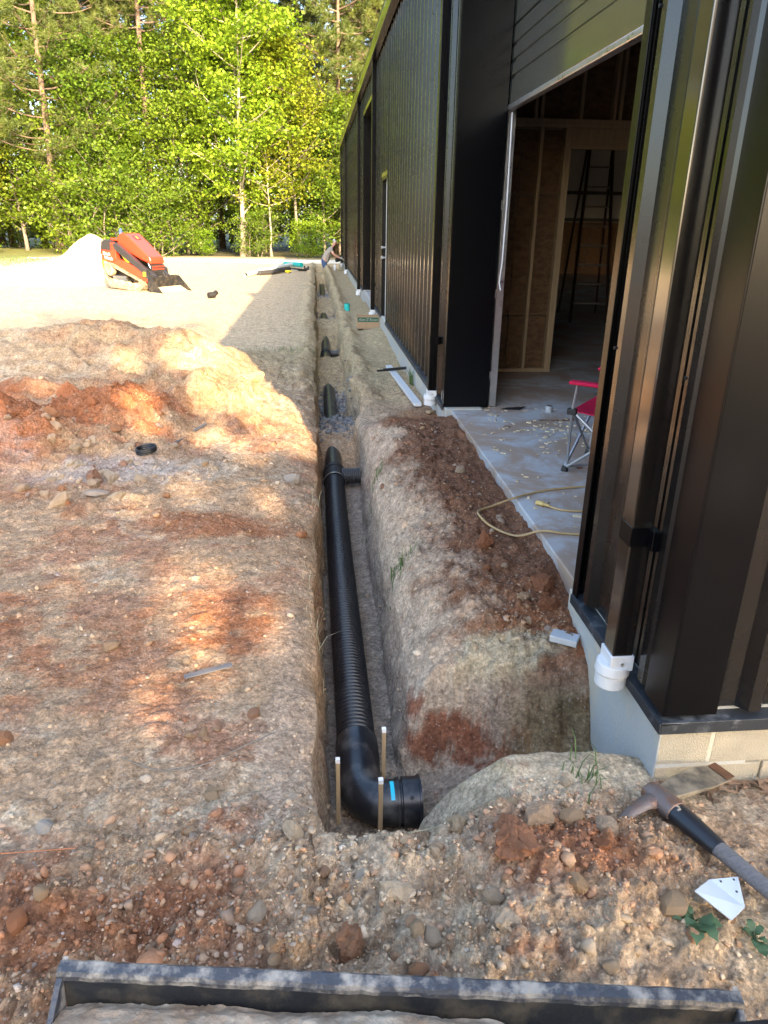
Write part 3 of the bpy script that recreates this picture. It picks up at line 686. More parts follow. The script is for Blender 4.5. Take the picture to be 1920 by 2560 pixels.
Pp(MB().box((DX0, PY - .001, 2.255), (DX1, PY + .088, 2.292)).build('header', 'lumber')); Pp(MB().box((DX0, PY + .012, 2.294), (DX1, PY + .08, 2.439)).build('header', 'lumber'))
for q in range(2): Pp(MB().box((WX + .11, PY - .002, 2.441 + q * .039), (6.2, PY + .089, 2.478 + q * .039)).build('top_plate', 'lumber'))
for i in range(9): x = 1.45 + i * .40; stud(x, x + .034, 2.52, 5.2); 
stud(2.19, 2.222, 2.52, 5.2); stud(2.99, 3.022, 2.52, 5.2)
ys = PY + .092
for zz0, zz1 in ((.004, .60), (.608, 1.21), (1.218, 1.82), (1.828, 2.43)):
    for x0, x1 in ((1.262, 2.1), (2.108, DX0)): Pp(MB().box((x0, ys, zz0), (x1, ys + .012, zz1)).build('osb_sheet', 'osb'))
    Pp(MB().box((DX1, ys, zz0), (6, ys + .012, zz1)).build('osb_sheet', 'osb'))
Pp(MB().box((DX0, ys, 2.30), (DX1, ys + .012, 2.43)).build('osb_sheet', 'osb'))
for i in range(4): Pp(MB().box((1.262 + i * 1.22, ys, 2.438), (1.262 + i * 1.22 + 1.212, ys + .012, 5.3)).build('osb_sheet', 'osb'))
# wainscot far inside
fw = empty('inner_end_wall', (8, 24, 0)); tag(fw, 'brown board wainscot with white lining seen through the partition doorway', 'wall')
for i in range(10):
    o = MB().box((-6.6 + i * 1.22, .0, .02), (-6.6 + i * 1.22 + 1.21, .02, 1.6)).build('osb_sheet', 'osb'); o.parent = fw
o = MB().box((-6.6, .021, .02), (4.9, .06, 4.3)).build('lining', 'insul'); o.parent = fw
for zz in (1.62, 2.4): 
    o = MB().box((-6.6, -.03, zz), (4.9, -.002, zz + .1)).build('girt', 'blackmatte'); o.parent = fw
# step ladder
ld = empty('step_ladder', (4.55, 12.1, 0), (0, 0, math.radians(-12))); tag(ld, 'tall dark step ladder standing behind the partition doorway', 'ladder')
for sx in (-1, 1):
    MB().tube([(sx * .30, 0, 0), (sx * .17, .75, 3.0)], .028, 6).build('rail', 'ladder', ld); MB().tube([(sx * .34, 1.5, 0), (sx * .19, .80, 2.95)], .022, 6).build('rear_rail', 'ladder', ld)
for i in range(9):
    t_ = (.30 + i * .30) / 3.0; w = .30 - .13 * t_
    MB().box((-w, .75 * t_ - .01, 3 * t_), (w, .75 * t_ + .07, 3 * t_ + .03)).build('rung', 'ladderrung', ld)
MB().box((-.2, .62, 2.98), (.2, .88, 3.03)).build('top_cap', 'ladder', ld)

# ---------------------------------------------------------------- drain pipe in the trench
PX, PZ, PR = .135, -.668, .088
pipe = empty('drain_pipe', (PX, 2.3, -.76)); tag(pipe, 'black corrugated drain pipe with elbow lying along the trench', 'drain pipe')
PV = Vector((-PX, -2.3, .76))
def Q(o): o.parent = pipe; o.location = PV; return o
def pax(y): return (PX + .008 * math.sin(y * .9) + .004 * max(0, y - 8), PZ + .004 * math.sin(y * 1.7))
pts = []; rad = []
y = 2.60
while y < 6.22:
    for d, r in ((0, PR - .010), (.005, PR - .008), (.008, PR), (.012, PR + .0015), (.020, PR + .0015), (.024, PR)):
        a = pax(y + d); pts.append((a[0], y + d, a[1])); rad.append(r)
    y += .028
Q(MB().tube(pts, rad, 36).build('corrugated_pipe', 'blackpipe', smooth=True, angle=60))
pts = [(pax(y)[0], y, pax(y)[1]) for y in np.linspace(6.45, 29.5, 40)]
Q(MB().tube(pts, PR - .004, 24).build('smooth_pipe', 'blackpipe', smooth=True))
# elbow at the near end
ex, ey = pax(2.6)[0], 2.285; er = .105
el = [(ex, 2.66, PZ), (ex, 2.52, PZ), (ex, 2.515, PZ)]; rr_ = [PR + .008, PR + .008, PR + .004]
for i in range(11):
    a = math.pi / 2 * i / 10; el.append((ex + er - er * math.cos(a), ey + er - er * math.sin(a), PZ)); rr_.append(PR + .004)
el += [(ex + er + .045, ey, PZ)]; rr_ += [PR + .004]
eb = Q(MB().tube(el, rr_, 36).build('elbow', 'blackpipe_dusty', smooth=True, angle=50))
x0 = ex + er + .045
bell = MB().tube([(x0 - .006, ey, PZ), (x0 + .004, ey, PZ), (x0 + .008, ey, PZ), (x0 + .014, ey, PZ), (x0 + .016, ey, PZ), (x0 + .082, ey, PZ), (x0 + .083, ey, PZ), (x0 + .092, ey, PZ), (x0 + .092, ey, PZ), (x0 + .03, ey, PZ)],
                 [PR + .010, PR + .010, PR - .002, PR - .002, PR + .012, PR + .012, PR + .018, PR + .018, PR + .004, PR - .004], 36)
o = bell.build('bell_socket', 'blackpipe_dusty', smooth=True, angle=35); o.parent = eb
o = MB().tube([(x0 + .05, ey - .062, PZ + .078), (x0 + .05, ey - .066, PZ + .083)], .008, 10).build('nub', 'blackmatte'); o.parent = eb
tp = MB()
for i in range(6):
    a0 = 1.35 + i * .16; a1 = a0 + .16; R_ = PR + .0055
    tp.add([(x0 - .034, ey - R_ * math.cos(a) * 1.0, PZ + R_ * math.sin(a)) for a in (a0 - .5, a1 - .5)] + [(x0 - .018, ey - R_ * math.cos(a), PZ + R_ * math.sin(a)) for a in (a1 - .5, a0 - .5)], [(0, 1, 2, 3)])
o = tp.build('tape', 'skyblue'); o.parent = eb
sm = MB().tube([(ex - er * 0 + .02, ey + .02, PZ - .001)] * 2, .001, 3)
# tee where the branch comes in
tx, tz = pax(6.35); ty = 6.36
tee = Q(MB().tube([(tx, 6.20, tz), (tx, 6.27, tz), (tx, 6.272, tz), (tx, 6.46, tz), (tx, 6.462, tz), (tx, 6.53, tz)], [PR + .012, PR + .012, PR + .003, PR + .003, PR + .012, PR + .012], 28).build('tee', 'blackmatte', smooth=True, angle=40))
bp = []; br_ = []
for i in range(9):
    for d, r in ((0, .066), (.004, .074), (.014, .074), (.018, .066)): bp.append((tx + .07 + i * .019 + d, ty, tz + .012)); br_.append(r)
o = MB().tube(bp, br_, 24).build('branch', 'corrugated', smooth=True, angle=60); o.parent = tee
o = MB().tube([(tx, 6.205, tz), (tx, 6.225, tz)], PR + .0145, 28).build('clamp', 'galv', smooth=True, angle=40); o.parent = tee
fx, fz = pax(13.0); t2 = Q(MB().tube([(fx, 12.85, fz), (fx, 12.95, fz), (fx, 12.952, fz), (fx, 13.15, fz)], [PR + .012, PR + .012, PR, PR], 20).build('coupler', 'blackmatte', smooth=True, angle=40))
o = MB().tube([(fx, 13.05, fz), (fx + .30, 13.05, fz + .01)], .055, 16).build('branch', 'corrugated', smooth=True); o.parent = t2
# grade stakes
def grade_stake(x, y, zt, w, label, tilt=(0, 0)):
    zb = -.86; o = MB().prism([(-w, -w), (w, -w), (w, w), (-w, w)], zb, zt - .018, 'z')
    for i, v in enumerate(o.v): o.v[i] = (v[0] + x + tilt[0] * (v[2] - zb), v[1] + y + tilt[1] * (v[2] - zb), v[2])
    a = o.build('grade_stake', 'stake', bevel=.0015); tag(a, label, 'stake')
    b = MB().box((x - w * 1.02 + tilt[0] * (zt - zb), y - w * 1.02 + tilt[1] * (zt - zb), zt - .018), (x + w * 1.02 + tilt[0] * (zt - zb), y + w * 1.02 + tilt[1] * (zt - zb), zt)).build('painted_tip', 'stakepaint', a)
grade_stake(.046, 2.285, -.428, .0085, 'wooden stake against the trench side of the elbow')
grade_stake(.247, 2.47, -.44, .0085, 'wooden stake behind the elbow, half hidden by the pipe')
grade_stake(.208, 2.168, -.435, .009, 'wooden stake in front of the elbow outlet')

# ---------------------------------------------------------------- loose things by the building
cb = empty('cardboard_box', (.92, 13.35, gz(.92, 13.35) + .005), (0, 0, math.radians(-3))); tag(cb, 'open cardboard box with green printed band beside the foundation', 'box')
W_, D_, H_ = .20, .15, .215
MB().box((-W_, -D_, 0), (W_, D_, .006)).build('bottom', 'cardboard', cb)
fp = MB().box((-W_, -D_ - .006, 0), (W_, -D_, H_)).build('front_panel', 'cardboard', cb)
MB().box((-W_, D_, 0), (W_, D_ + .006, H_)).build('back_panel', 'cardboard', cb)
for s in (-1, 1): MB().box((min(s * W_, s * (W_ + .006)), -D_ - .006, 0), (max(s * W_, s * (W_ + .006)), D_ + .006, H_ + .001)).build('side_panel', 'cardboard', cb)
MB().box((-W_ + .012, -D_ - .008, H_ * .56), (W_ - .012, -D_ - .0065, H_ * .93)).build('printed_band', 'boxgreen', fp)
text('lettering', "Alaw'Z Roses", 'boxtext', fp, Matrix.Translation((0, -D_ - .0088, H_ * .745)) @ Matrix.Rotation(math.pi / 2, 4, 'X'), .062, .0006, .25)
fit = MB().box((-.02, -.02, .12), (.10, .06, .165)); fit.tube([(-.12, 0, .05), (.0, .02, .10)], .03, 10); tag(fit.build('pipe_fitting', 'blackmatte', None, bevel=.005), 'black plastic fittings inside the cardboard box', 'fitting').matrix_world = Matrix.Translation((.95, 13.36, gz(.92, 13.35) + .002))
cx, cy = .665, 16.35; z0 = gz(cx, cy)
tc_ = MB().tube([(cx, cy, z0 - .01), (cx, cy, z0 + .15), (cx, cy, z0 + .15), (cx, cy, z0 + .02)], [.062, .062, .054, .054], 24); tag(tc_.build('pipe_offcut', 'teal', smooth=True, angle=40), 'short teal pipe offcut standing on end beyond the cardboard box', 'pipe')
ca = empty('spray_can', (.70, 28.15, gz(.70, 28.15))); tag(ca, 'small white spray can standing near the far downspout', 'can')
MB().tube([(0, 0, 0), (0, 0, .17), (0, 0, .185)], [.042, .042, .025], 14).build('body', 'pvc', ca, True); MB().tube([(0, 0, .185), (0, 0, .225)], .024, 12).build('cap', 'decalwhite', ca, True)
# white gutter offcut and the black tool across it
def ground_bar(name, a, b, w, h, mat_, lift=.0, bevel=.003):
    a = Vector((a[0], a[1], gz(*a) + lift)); b = Vector((b[0], b[1], gz(*b) + lift)); d = (b - a); L = d.length
    o = MB().box((0, -w / 2, 0), (L, w / 2, h)).build(name, mat_, bevel=bevel)
    o.matrix_world = Matrix.Translation(a) @ d.to_track_quat('X', 'Z').to_matrix().to_4x4(); return o
tag(ground_bar('downspout_offcut', (.93, 9.5), (1.0, 7.1), .075, .035, 'pvc', .018), 'white rectangular downspout offcut lying beside the foundation', 'pipe')
tl = empty('pipe_cutter', (.97, 9.05, gz(.97, 9.05) + .06), (0, 0, math.radians(24))); tag(tl, 'black hand tool lying across the white downspout offcut', 'tool')
MB().box((-.17, -.02, 0), (.18, .02, .03)).build('bar', 'blackmatte', tl, bevel=.004); MB().box((-.26, -.012, .0), (-.165, .012, .022)).build('handle', 'blackmatte', tl, bevel=.004); MB().tube([(.20, 0, .01), (.26, .02, .012)], .025, 10).build('tip', 'blackmatte', tl)
tag(ground_bar('wood_offcut', (1.03, 6.62), (1.10, 6.72), .05, .025, 'lumber', .012), 'short yellow wood offcut at the foot of the downspout beside the garage opening', 'wood')
# thin lath pieces on the left ground
tag(ground_bar('lath', (-.585, 2.60), (-.395, 2.68), .032, .006, 'greywood', .016), 'weathered flat lath piece lying on the clay left of the trench', 'wood')
tag(ground_bar('broken_lath', (-1.22, 6.0), (-1.0, 6.35), .03, .01, 'greywood', .022), 'broken grey lath lying beyond the black coil', 'wood')
# black coil
tr_ = MB(); cx, cy = -1.34, 5.50; zc = gz(cx, cy)
for q in range(3):
    tr_.tube([(cx + .075 * math.cos(a), cy + .065 * math.sin(a), zc + .018 + q * .014 + .012 * math.sin(a + 1)) for a in np.linspace(0, 2 * math.pi, 30)], .008, 8)
tag(tr_.build('pipe_gasket', 'blackpipe', smooth=True), 'small black rubber ring coil lying on the pale rubble', 'ring')
fb = empty('drain_fitting', (-2.5, 18.6, gz(-2.5, 18.6)), (0, 0, .6)); tag(fb, 'small black drain fitting lying on the sunlit sand', 'fitting')
MB().tube([(-.14, 0, .07), (.02, 0, .08)], .075, 14).build('socket', 'blackmatte', fb, True); MB().tube([(.0, 0, .08), (.10, .05, .13)], .06, 14).build('spout', 'blackmatte', fb, True)
# white strip and clear tray in the hole by the corner
tag(ground_bar('plastic_strip', (.955, 2.20), (1.045, 2.14), .012, .003, 'pvc', .012, 0), 'thin white plastic strip in the hole by the corner downspout', 'strip')
tag(ground_bar('plastic_tray', (1.00, 2.66), (1.10, 2.60), .07, .03, 'grey_plastic', .012), 'crushed grey plastic tray on the clay beside the corner foundation', 'tray')

# far end: pipes, drill, fittings
def lie(name, pts, r, mat_, label, cat, n=14, hollow=False):
    P_ = [(x, y, gz(x, y) + r * .9 + e) for x, y, e in pts]
    if hollow: o = MB().tube(P_ + P_[::-1], [r] * len(P_) + [r * .88] * len(P_), n, cap=False)
    else: o = MB().tube(P_, r, n)
    return tag(o.build(name, mat_, smooth=True, angle=50), label, cat)
lie('pvc_pipe', [(-2.35, 25.7, 0), (-1.6, 28.1, .05), (-.85, 30.6, .1)], .075, 'pvc', 'long white pipe lying from sun into shade at the trench end', 'pipe', hollow=True)
lie('corrugated_hose', [(-1.95, 26.4, 0), (-1.55, 26.9, .0), (-1.25, 27.9, .03), (-1.0, 28.6, .02)], .085, 'corrugated', 'bent black corrugated hose beside the long white pipe', 'hose')
lie('teal_pipe', [(-1.25, 31.2, .05), (-.55, 29.6, .1)], .085, 'teal', 'teal sewer pipe crossed under the long white pipe', 'pipe', hollow=True)
sh = empty('shovel', (-.75, 28.6, gz(-.75, 28.6) + .02), (0, 0, .5)); tag(sh, 'dark shovel blade lying by the far pipes', 'shovel')
MB().add([(0, -.14, .10), (.32, -.12, .06), (.48, 0, .0), (.32, .12, .06), (0, .14, .10), (.1, 0, .02), (0, -.14, .085), (.32, -.12, .045), (.48, 0, -.015), (.32, .12, .045), (0, .14, .085), (.1, 0, .005)],
         [(0, 1, 5), (1, 2, 5), (2, 3, 5), (3, 4, 5), (7, 6, 11), (8, 7, 11), (9, 8, 11), (10, 9, 11), (0, 6, 7, 1), (1, 7, 8, 2), (2, 8, 9, 3), (3, 9, 10, 4), (0, 5, 11, 6), (4, 10, 11, 5)]).build('blade', 'machineblack', sh)
MB().tube([(.02, 0, .06), (-.5, .05, .12)], .018, 8).build('handle', 'blackmatte', sh)
dd = empty('cordless_drill', (-1.0, 27.6, gz(-1.0, 27.6) + .01), (0, 0, -.5)); tag(dd, 'yellow cordless drill lying by the black hose', 'drill')
MB().tube([(-.1, 0, .05), (.06, 0, .06), (.07, 0, .06), (.14, 0, .06)], [.04, .04, .025, .015], 12).build('body', 'yellow', dd, True); MB().box((-.06, -.03, .0), (.0, .13, .05)).build('grip', 'yellow', dd, bevel=.01); MB().box((-.08, .12, .0), (.02, .19, .06)).build('battery', 'blackmatte', dd, bevel=.006)
bf = MB().box((-.10, -.06, 0), (.10, .06, .10)); bf.box((-.10, -.05, .10), (-.05, .05, .17)); bf.box((.03, -.05, .10), (.10, .05, .15)); o = tag(bf.build('black_bracket', 'blackmatte', bevel=.01), 'small black bracket on the soil between far pipes and trench', 'bracket'); o.location = (-.35, 29.0, gz(-.35, 29.0) - .005)
ew = MB().box((-12.5, 34.35, -1.0), (WX - .05, 34.6, -.13)); tag(ew.build('retaining_wall', 'whitewall', bevel=.01), 'low pale concrete wall closing the far end of the clearing', 'wall')

# ---------------------------------------------------------------- sand pile
def sandpile():
    n = 90; u = np.linspace(-1, 1, n); X, Y = np.meshgrid(u * 4.2, u * 2.6)
    h = 1.25 * np.exp(-((X / 1.15) ** 2 + (Y / .95) ** 2) ** .72) + .22 * gauss(X, Y, -2.0, -.5, 1.3, .9) + .20 * gauss(X, Y, .9, -.4, 1.2, .8)
    e = np.clip(1.02 - np.maximum(np.abs(X) / 4.2, np.abs(Y) / 2.6), 0, .15) / .15
    Z = h * (1 + .08 * fbm(X * 1.7, Y * 1.7, 5, 4)) + .05 * fbm(X * 3, Y * 3, 6, 4) * np.clip(h * 2, 0, 1) - .10 * (1 - e) - .015
    V = np.stack([X, Y, Z], -1).reshape(-1, 3); i = np.arange((n - 1) ** 2); r = i // (n - 1); c = i % (n - 1); a = r * n + c
    me = np_mesh('sand_pile', V, quads=np.stack([a, a + 1, a + n + 1, a + n], -1), smooth=True); o = link('sand_pile', me, 'sand'); o.location = (-6.75, 23.9, -.22)
    tag(o, 'pile of pale sand behind the red loader', 'sand pile')
sandpile()

# ---------------------------------------------------------------- red stand-on loader
L = empty('track_loader', (-4.85, 20.9, -.24), (0, math.radians(5), math.radians(-33)), .93); tag(L, 'red and black stand-on track loader parked on the sunlit sand', 'loader')
for s in (-1, 1):
    yc = s * .40; poly = [(-.72, .30), (-.66, .14), (-.50, .03), (.60, .03), (.74, .12), (.76, .24), (.66, .33), (-.48, .66), (-.62, .66), (-.72, .54)]
    tk = MB(); inner = [(p[0] * .90 + .005, (p[1] - .34) * .82 + .335) for p in poly]; n = len(poly)
    for y_, in ((yc - .12,), (yc + .12,)): tk.v += [(p[0], y_, p[1]) for p in poly] + [(p[0], y_, p[1]) for p in inner]
    for i in range(n):
        j = (i + 1) % n; a, b = 0, 2 * n
        tk.f += [(a + i, a + j, a + n + j, a + n + i), (b + j, b + i, b + n + i, b + n + j), (a + i, b + i, b + j, a + j), (a + n + j, b + n + j, b + n + i, a + n + i)]
    tko = tk.build('track', 'trackrubber', L, bevel=.012)
    lug = MB()      # tread bars
    for i in range(n):
        p, q = Vector((poly[i][0], 0, poly[i][1])), Vector((poly[(i + 1) % n][0], 0, poly[(i + 1) % n][1])); d = q - p; k = max(1, int(d.length / .085))
        nr = Vector((d.z, 0, -d.x)).normalized(); cen_ = Vector((0, 0, .33)); 
        if nr.dot((p + q) / 2 - cen_) < 0: nr = -nr
        for t in range(k):
            c = p + d * ((t + .5) / k); tn = d.normalized() * .018
            vs = [c - tn, c + tn, c + tn + nr * .022, c - tn + nr * .022]
            lug.add([(v.x, yc - .115, v.z) for v in vs] + [(v.x, yc + .115, v.z) for v in vs], [(0, 1, 2, 3), (7, 6, 5, 4), (0, 4, 5, 1), (1, 5, 6, 2), (2, 6, 7, 3), (3, 7, 4, 0)])
    lug.build('tread', 'trackrubber', tko)['kind'] = 'stuff'
    for i, (x, z, r) in enumerate(((-.40, .14, .10), (-.13, .14, .10), (.14, .14, .10), (.40, .14, .10), (-.52, .47, .15), (.62, .19, .10))):
        w = MB().tube([(x, yc - s * .02, z), (x, yc + s * .085, z), (x, yc + s * .10, z), (x, yc + s * .10, z), (x, yc + s * .07, z)], [r, r, r * .9, r * .55, r * .5], 18).build('wheel', 'wheeldust', L, True)
        MB().tube([(x, yc + s * .06, z), (x, yc + s * .11, z)], r * .28, 10).build('hub', 'wheeldust', w)
MB().prism([(-.85, .36), (-.62, .30), (.78, .42), (.78, .62), (-.30, .80), (-.40, 1.06), (-.85, 1.06)], -.27, .27, 'y').build('chassis', 'machineblack', L, bevel=.015)
for s in (-1, 1):
    y_ = s * .29
    pan = MB().prism([(-.87, .62), (-.80, .38), (-.60, .62), (-.28, .78), (-.36, 1.22), (-.52, 1.22), (-.52, 1.02), (-.88, 1.02)], y_, y_ + s * .14, 'y').build('side_panel', 'machinered', L, bevel=.015)
    MB().prism([(-.62, .70), (.82, .30), (.88, .36), (.72, .60), (-.05, .78), (-.28, .80)], y_, y_ + s * .12, 'y').build('track_guard', 'machinered', L, bevel=.012)
    MB().prism([(-.87, .60), (-.81, .40), (-.62, .60), (-.70, .72), (-.87, .72)], y_ + s * .1402, y_ + s * .146, 'y').build('decal', 'machineorange', L)
    ro = Matrix.Translation((-.66, y_ + s * .1475, .90)) @ Matrix.Rotation(0 if s < 0 else math.pi, 4, 'Z') @ Matrix.Rotation(math.pi / 2, 4, 'X')
    text('lettering', 'Ditch', 'decalwhite', pan, ro, .13, .001); text('lettering', 'Witch', 'decalwhite', pan, ro @ Matrix.Translation((.07, -.115, 0)), .13, .001); text('lettering', 'SK800', 'decalwhite', pan, ro @ Matrix.Translation((-.03, -.25, 0)), .075, .001)
    MB().prism([(-.42, 1.18), (-.30, 1.24), (.80, .66), (.86, .42), (.70, .44), (.62, .58), (-.36, 1.05)], y_ + s * .02, y_ + s * .15, 'y').build('loader_arm', 'machineblack', L, bevel=.012)
    MB().prism([(-.20, .96), (-.12, .99), (.14, .82), (.14, .74), (.02, .78)], y_ + s * .02, y_ + s * .10, 'y').build('cylinder_cover', 'yellow', L, bevel=.01)
    MB().box((.72, min(y_ + s * .151, y_ + s * .156), .46), (.82, max(y_ + s * .151, y_ + s * .156), .58)).build('warning_label', 'yellow', L)
    MB().prism([(.82, .62), (1.02, .50), (1.05, .20), (.92, .18), (.84, .40)], y_ - s * .10, y_ + s * .02, 'y').build('tilt_link', 'machineblack', L, bevel=.01)
    MB().tube([(.70, y_ - s * .08, .80), (.98, y_ - s * .08, .36)], .022, 10).build('cylinder_rod', 'galv', L, True)
MB().prism([(-.92, .86), (-.86, 1.20), (-.74, 1.27), (-.50, 1.27), (-.46, 1.04), (-.50, .98), (-.88, .98)], -.43, .43, 'y').build('rear_cover', 'machineblack', L, bevel=.03)
hd = MB().prism([(-.40, 1.14), (-.36, 1.42), (-.24, 1.50), (-.06, 1.50), (.80, .98), (.86, .88), (.84, .78), (.30, .92)], -.27, .27, 'y').build('engine_hood', 'machinered', L, bevel=.035, seg=3)
Mh = Matrix.Translation((.10, 0, 1.4035)) @ Matrix.Rotation(math.atan2(.52, .86), 4, 'Y')
hb = MB().box((-.09, -.11, -.004), (.09, .11, .006), Mh).build('badge', 'machineblack', hd); MB().box((-.07, -.04, .0062), (.05, .05, .008), Mh).build('badge_mark', 'machineorange', hb)
MB().box((.80, -.24, .46), (.86, .24, .78)).build('grille', 'machineblack', L, bevel=.01)
for i in range(4): MB().box((.861, -.22, .50 + i * .07), (.872, .22, .53 + i * .07)).build('grille_bar', 'machinered' if i > 1 else 'machineblack', L)
MB().box((-.62, -.30, 1.271), (-.36, .30, 1.33)).build('control_panel', 'machinered', L, bevel=.015)
for y_ in (-.16, .12): MB().tube([(-.52, y_, 1.33), (-.56, y_, 1.50)], .018, 8).build('control_lever', 'machineblack', L)
MB().tube([(-.5, -.02, 1.33), (-.5, -.02, 1.56), (-.5, -.02, 1.60)], [.05, .05, .02], 10).build('water_bottle', 'denim', L, True)
bk = empty('bucket', (1.0, 0, .0)); bk.parent = L
MB().prism([(.02, .50), (.0, .46), (.04, .16), (.14, .05), (.62, .02), (.64, .035), (.16, .075), (.07, .18), (.04, .46)], -.56, .56, 'y').build('shell', 'bucketsteel', bk)
for s in (-1, 1): MB().prism([(.0, .48), (.06, .05), (.62, .015), (.60, .10), (.10, .49)], s * .56, s * .58, 'y').build('side_plate', 'bucketsteel', bk, bevel=.004)
MB().prism([(.14, .07), (.55, .045), (.40, .13), (.16, .22)], -.55, .55, 'y').build('load', 'sand', bk)

# ---------------------------------------------------------------- the bucket in the foreground
BO = Vector((-.484, .943, .30)); U = Vector((1.199, -.151, -.004)); BW = U.length; U.normalize(); Vv = Vector((U.y, -U.x, 0)).normalized()
MBK = Matrix(((U.x, Vv.x, 0, BO.x), (U.y, Vv.y, 0, BO.y), (U.z, 0, 1, BO.z), (0, 0, 0, 1)))
fbk = empty('loader_bucket'); fbk.matrix_world = MBK; tag(fbk, 'worn steel loader bucket with muddy lip at the edge of the spoil heap', 'bucket')
sh_ = MB().prism([(-.006, -.012), (.006, -.075), (.035, -.16), (.12, -.24), (.25, -.28), (.38, -.25), (.46, -.12), (.48, .05), (.468, .05), (.448, -.11), (.37, -.236), (.25, -.265), (.132, -.226), (.052, -.152), (.026, -.068), (.018, -.012)], .012, BW - .012, 'x')
sh_.build('shell', 'bucketsteel', fbk, bevel=.002)
lipm = MB(); nn = 60
rg = random.Random(3)
for i in range(nn + 1):
    x = BW * i / nn; a = rg.uniform(-.0012, .0012); b = rg.uniform(-.0015, .0015)
    lipm.v += [(x, -.010 + a, -.010), (x, -.009 + a, .003 + b * .5), (x, -.004 + a, .006 + b * .5), (x, .015 + b, .004), (x, .019 + b, -.003), (x, .019 + b, -.013)]
for i in range(nn):
    for k in range(6): lipm.f.append((i * 6 + k, i * 6 + (k + 1) % 6, i * 6 + 6 + (k + 1) % 6, i * 6 + 6 + k))
lipm.f += [tuple(range(6)), tuple(range(nn * 6, nn * 6 + 6))]
lipm.build('cutting_edge', 'wornsteel', fbk)
for x in (0.0, BW - .011):
    MB().prism([(-.014, .007), (.02, -.06), (.055, -.15), (.12, -.245), (.25, -.292), (.39, -.26), (.475, -.12), (.49, .055), (.40, .0), (.20, -.065), (.08, -.055), (.03, -.012)], x, x + .011, 'x').build('side_plate', 'wornsteel', fbk, bevel=.002)
def load_mesh():
    nx, ny = 220, 70; X, Y = np.meshgrid(np.linspace(.012, BW - .012, nx), np.linspace(.027, .45, ny))
    hz = -.052 + .45 * np.clip(Y - .03, 0, .10) - .06 * S(.60, .85, X / BW) - .01 * S(.05, .03, Y) + .012 * fbm(X * 3, Y * 3, 7, 4) + .016 * fbm(X * 11, Y * 11, 8, 4) + .022 * gauss(X, Y, .62, .10, .16, .10) - .02 * S(.08, .0, X - 0) - .05 * S(.14, .35, Y)
    d, r = cells(X * 42 + 2 * fbm(X * 20, Y * 20, 3, 2), Y * 42, 9); hz = hz + .008 * np.sqrt(np.clip(.42 - d, 0, 1)) * (r > .35)
    V = np.stack([X, Y, hz], -1).reshape(-1, 3); i = np.arange((nx - 1) * (ny - 1)); r = i // (nx - 1); c = i % (nx - 1); a = r * nx + c
    me = np_mesh('load', V, quads=np.stack([a, a + 1, a + nx + 1, a + nx], -1), smooth=True); link('load', me, 'mud', fbk)
load_mesh()
# the arms that carry the bucket, the near one reaches into the corner of the view
for x in (.16, BW - .30):
    MB().prism([(.44, -.15), (.70, -.05), (1.45, .35), (1.45, .52), (.66, .10), (.47, .02)], x, x + .09, 'x').build('loader_arm', 'machineblack', fbk, bevel=.008)
MB().box((.455, .30, .42), (.95, .578, .60), MBK.inverted()).build('hood_corner', 'blackpipe', fbk, bevel=.02)
MB().box((.02, 1.40, -.56), (BW - .02, 2.0, .30)).build('machine_front', 'machinered', fbk, bevel=.03)

# ---------------------------------------------------------------- mattock and scraps
zm = gz(1.035, 1.72)
mk = empty('mattock', (1.06, 1.71, zm + .058)); tag(mk, 'rusty mattock with grey wooden handle and black sleeve lying on the clay', 'mattock')
hv = Vector((.155, -.43, .03)).normalized(); hx = Vector((.85, .36, .02)); hx = (hx - hv * hx.dot(hv)).normalized(); hz_ = hx.cross(hv)
if hz_.z < 0: hz_ = -hz_
MK = Matrix(((hx.x, hv.x, hz_.x, 0), (hx.y, hv.y, hz_.y, 0), (hx.z, hv.z, hz_.z, 0), (0, 0, 0, 1)))
def mk_build(b, n_, m_, par=mk, **k):
    b.v = [tuple(MK @ Vector(v)) for v in b.v]; return b.build(n_, m_, par, **k)
hdm = mk_build(MB().tube([(0, -.045, 0), (0, -.02, 0), (0, .055, 0), (0, .075, 0)], [.034, .040, .043, .040], 20, flat=.8), 'eye', 'rustysteel', smooth=True, bevel=.003)
mk_build(MB().tube([(-.02, .005, 0), (-.07, .006, .006), (-.14, .020, .012), (-.215, .046, .010), (-.285, .085, -.002)], [.034, .025, .020, .014, .004], 10, flat=.75), 'pick', 'rustysteel', smooth=True)
ad = MB().add([(.03, -.028, .020), (.10, -.045, .012), (.20, -.058, .002), (.27, -.050, -.012), (.30, -.042, -.02), (.30, .030, -.02), (.27, .036, -.012), (.20, .044, .002), (.10, .040, .012), (.03, .036, .020)] +
              [(.03, -.028, -.012), (.10, -.045, -.004), (.20, -.058, -.008), (.27, -.050, -.018), (.30, -.042, -.024), (.30, .030, -.024), (.27, .036, -.018), (.20, .044, -.008), (.10, .040, -.004), (.03, .036, -.012)],
              [tuple(range(10)), tuple(range(19, 9, -1))] + [(i, i + 10, (i + 1) % 10 + 10, (i + 1) % 10) for i in range(10)])
adz = mk_build(ad, 'adze', 'adzesteel', bevel=.002)
mk_build(MB().box((.268, -.047, -.010), (.302, .033, -.008)), 'rusty_edge', 'rust', adz)
mk_build(MB().tube([(0, .05, 0), (0, .12, -.002), (0, .215, -.004), (0, .235, -.005)], [.036, .037, .031, .029], 18, flat=.8), 'sleeve', 'sleeve', smooth=True)
mk_build(MB().tube([(0, .225, -.005), (0, .35, -.004), (0, .60, .0), (0, .82, .002), (0, .86, .002)], [.0275, .0255, .025, .029, .024], 16, flat=.8), 'handle', 'greywood', smooth=True)
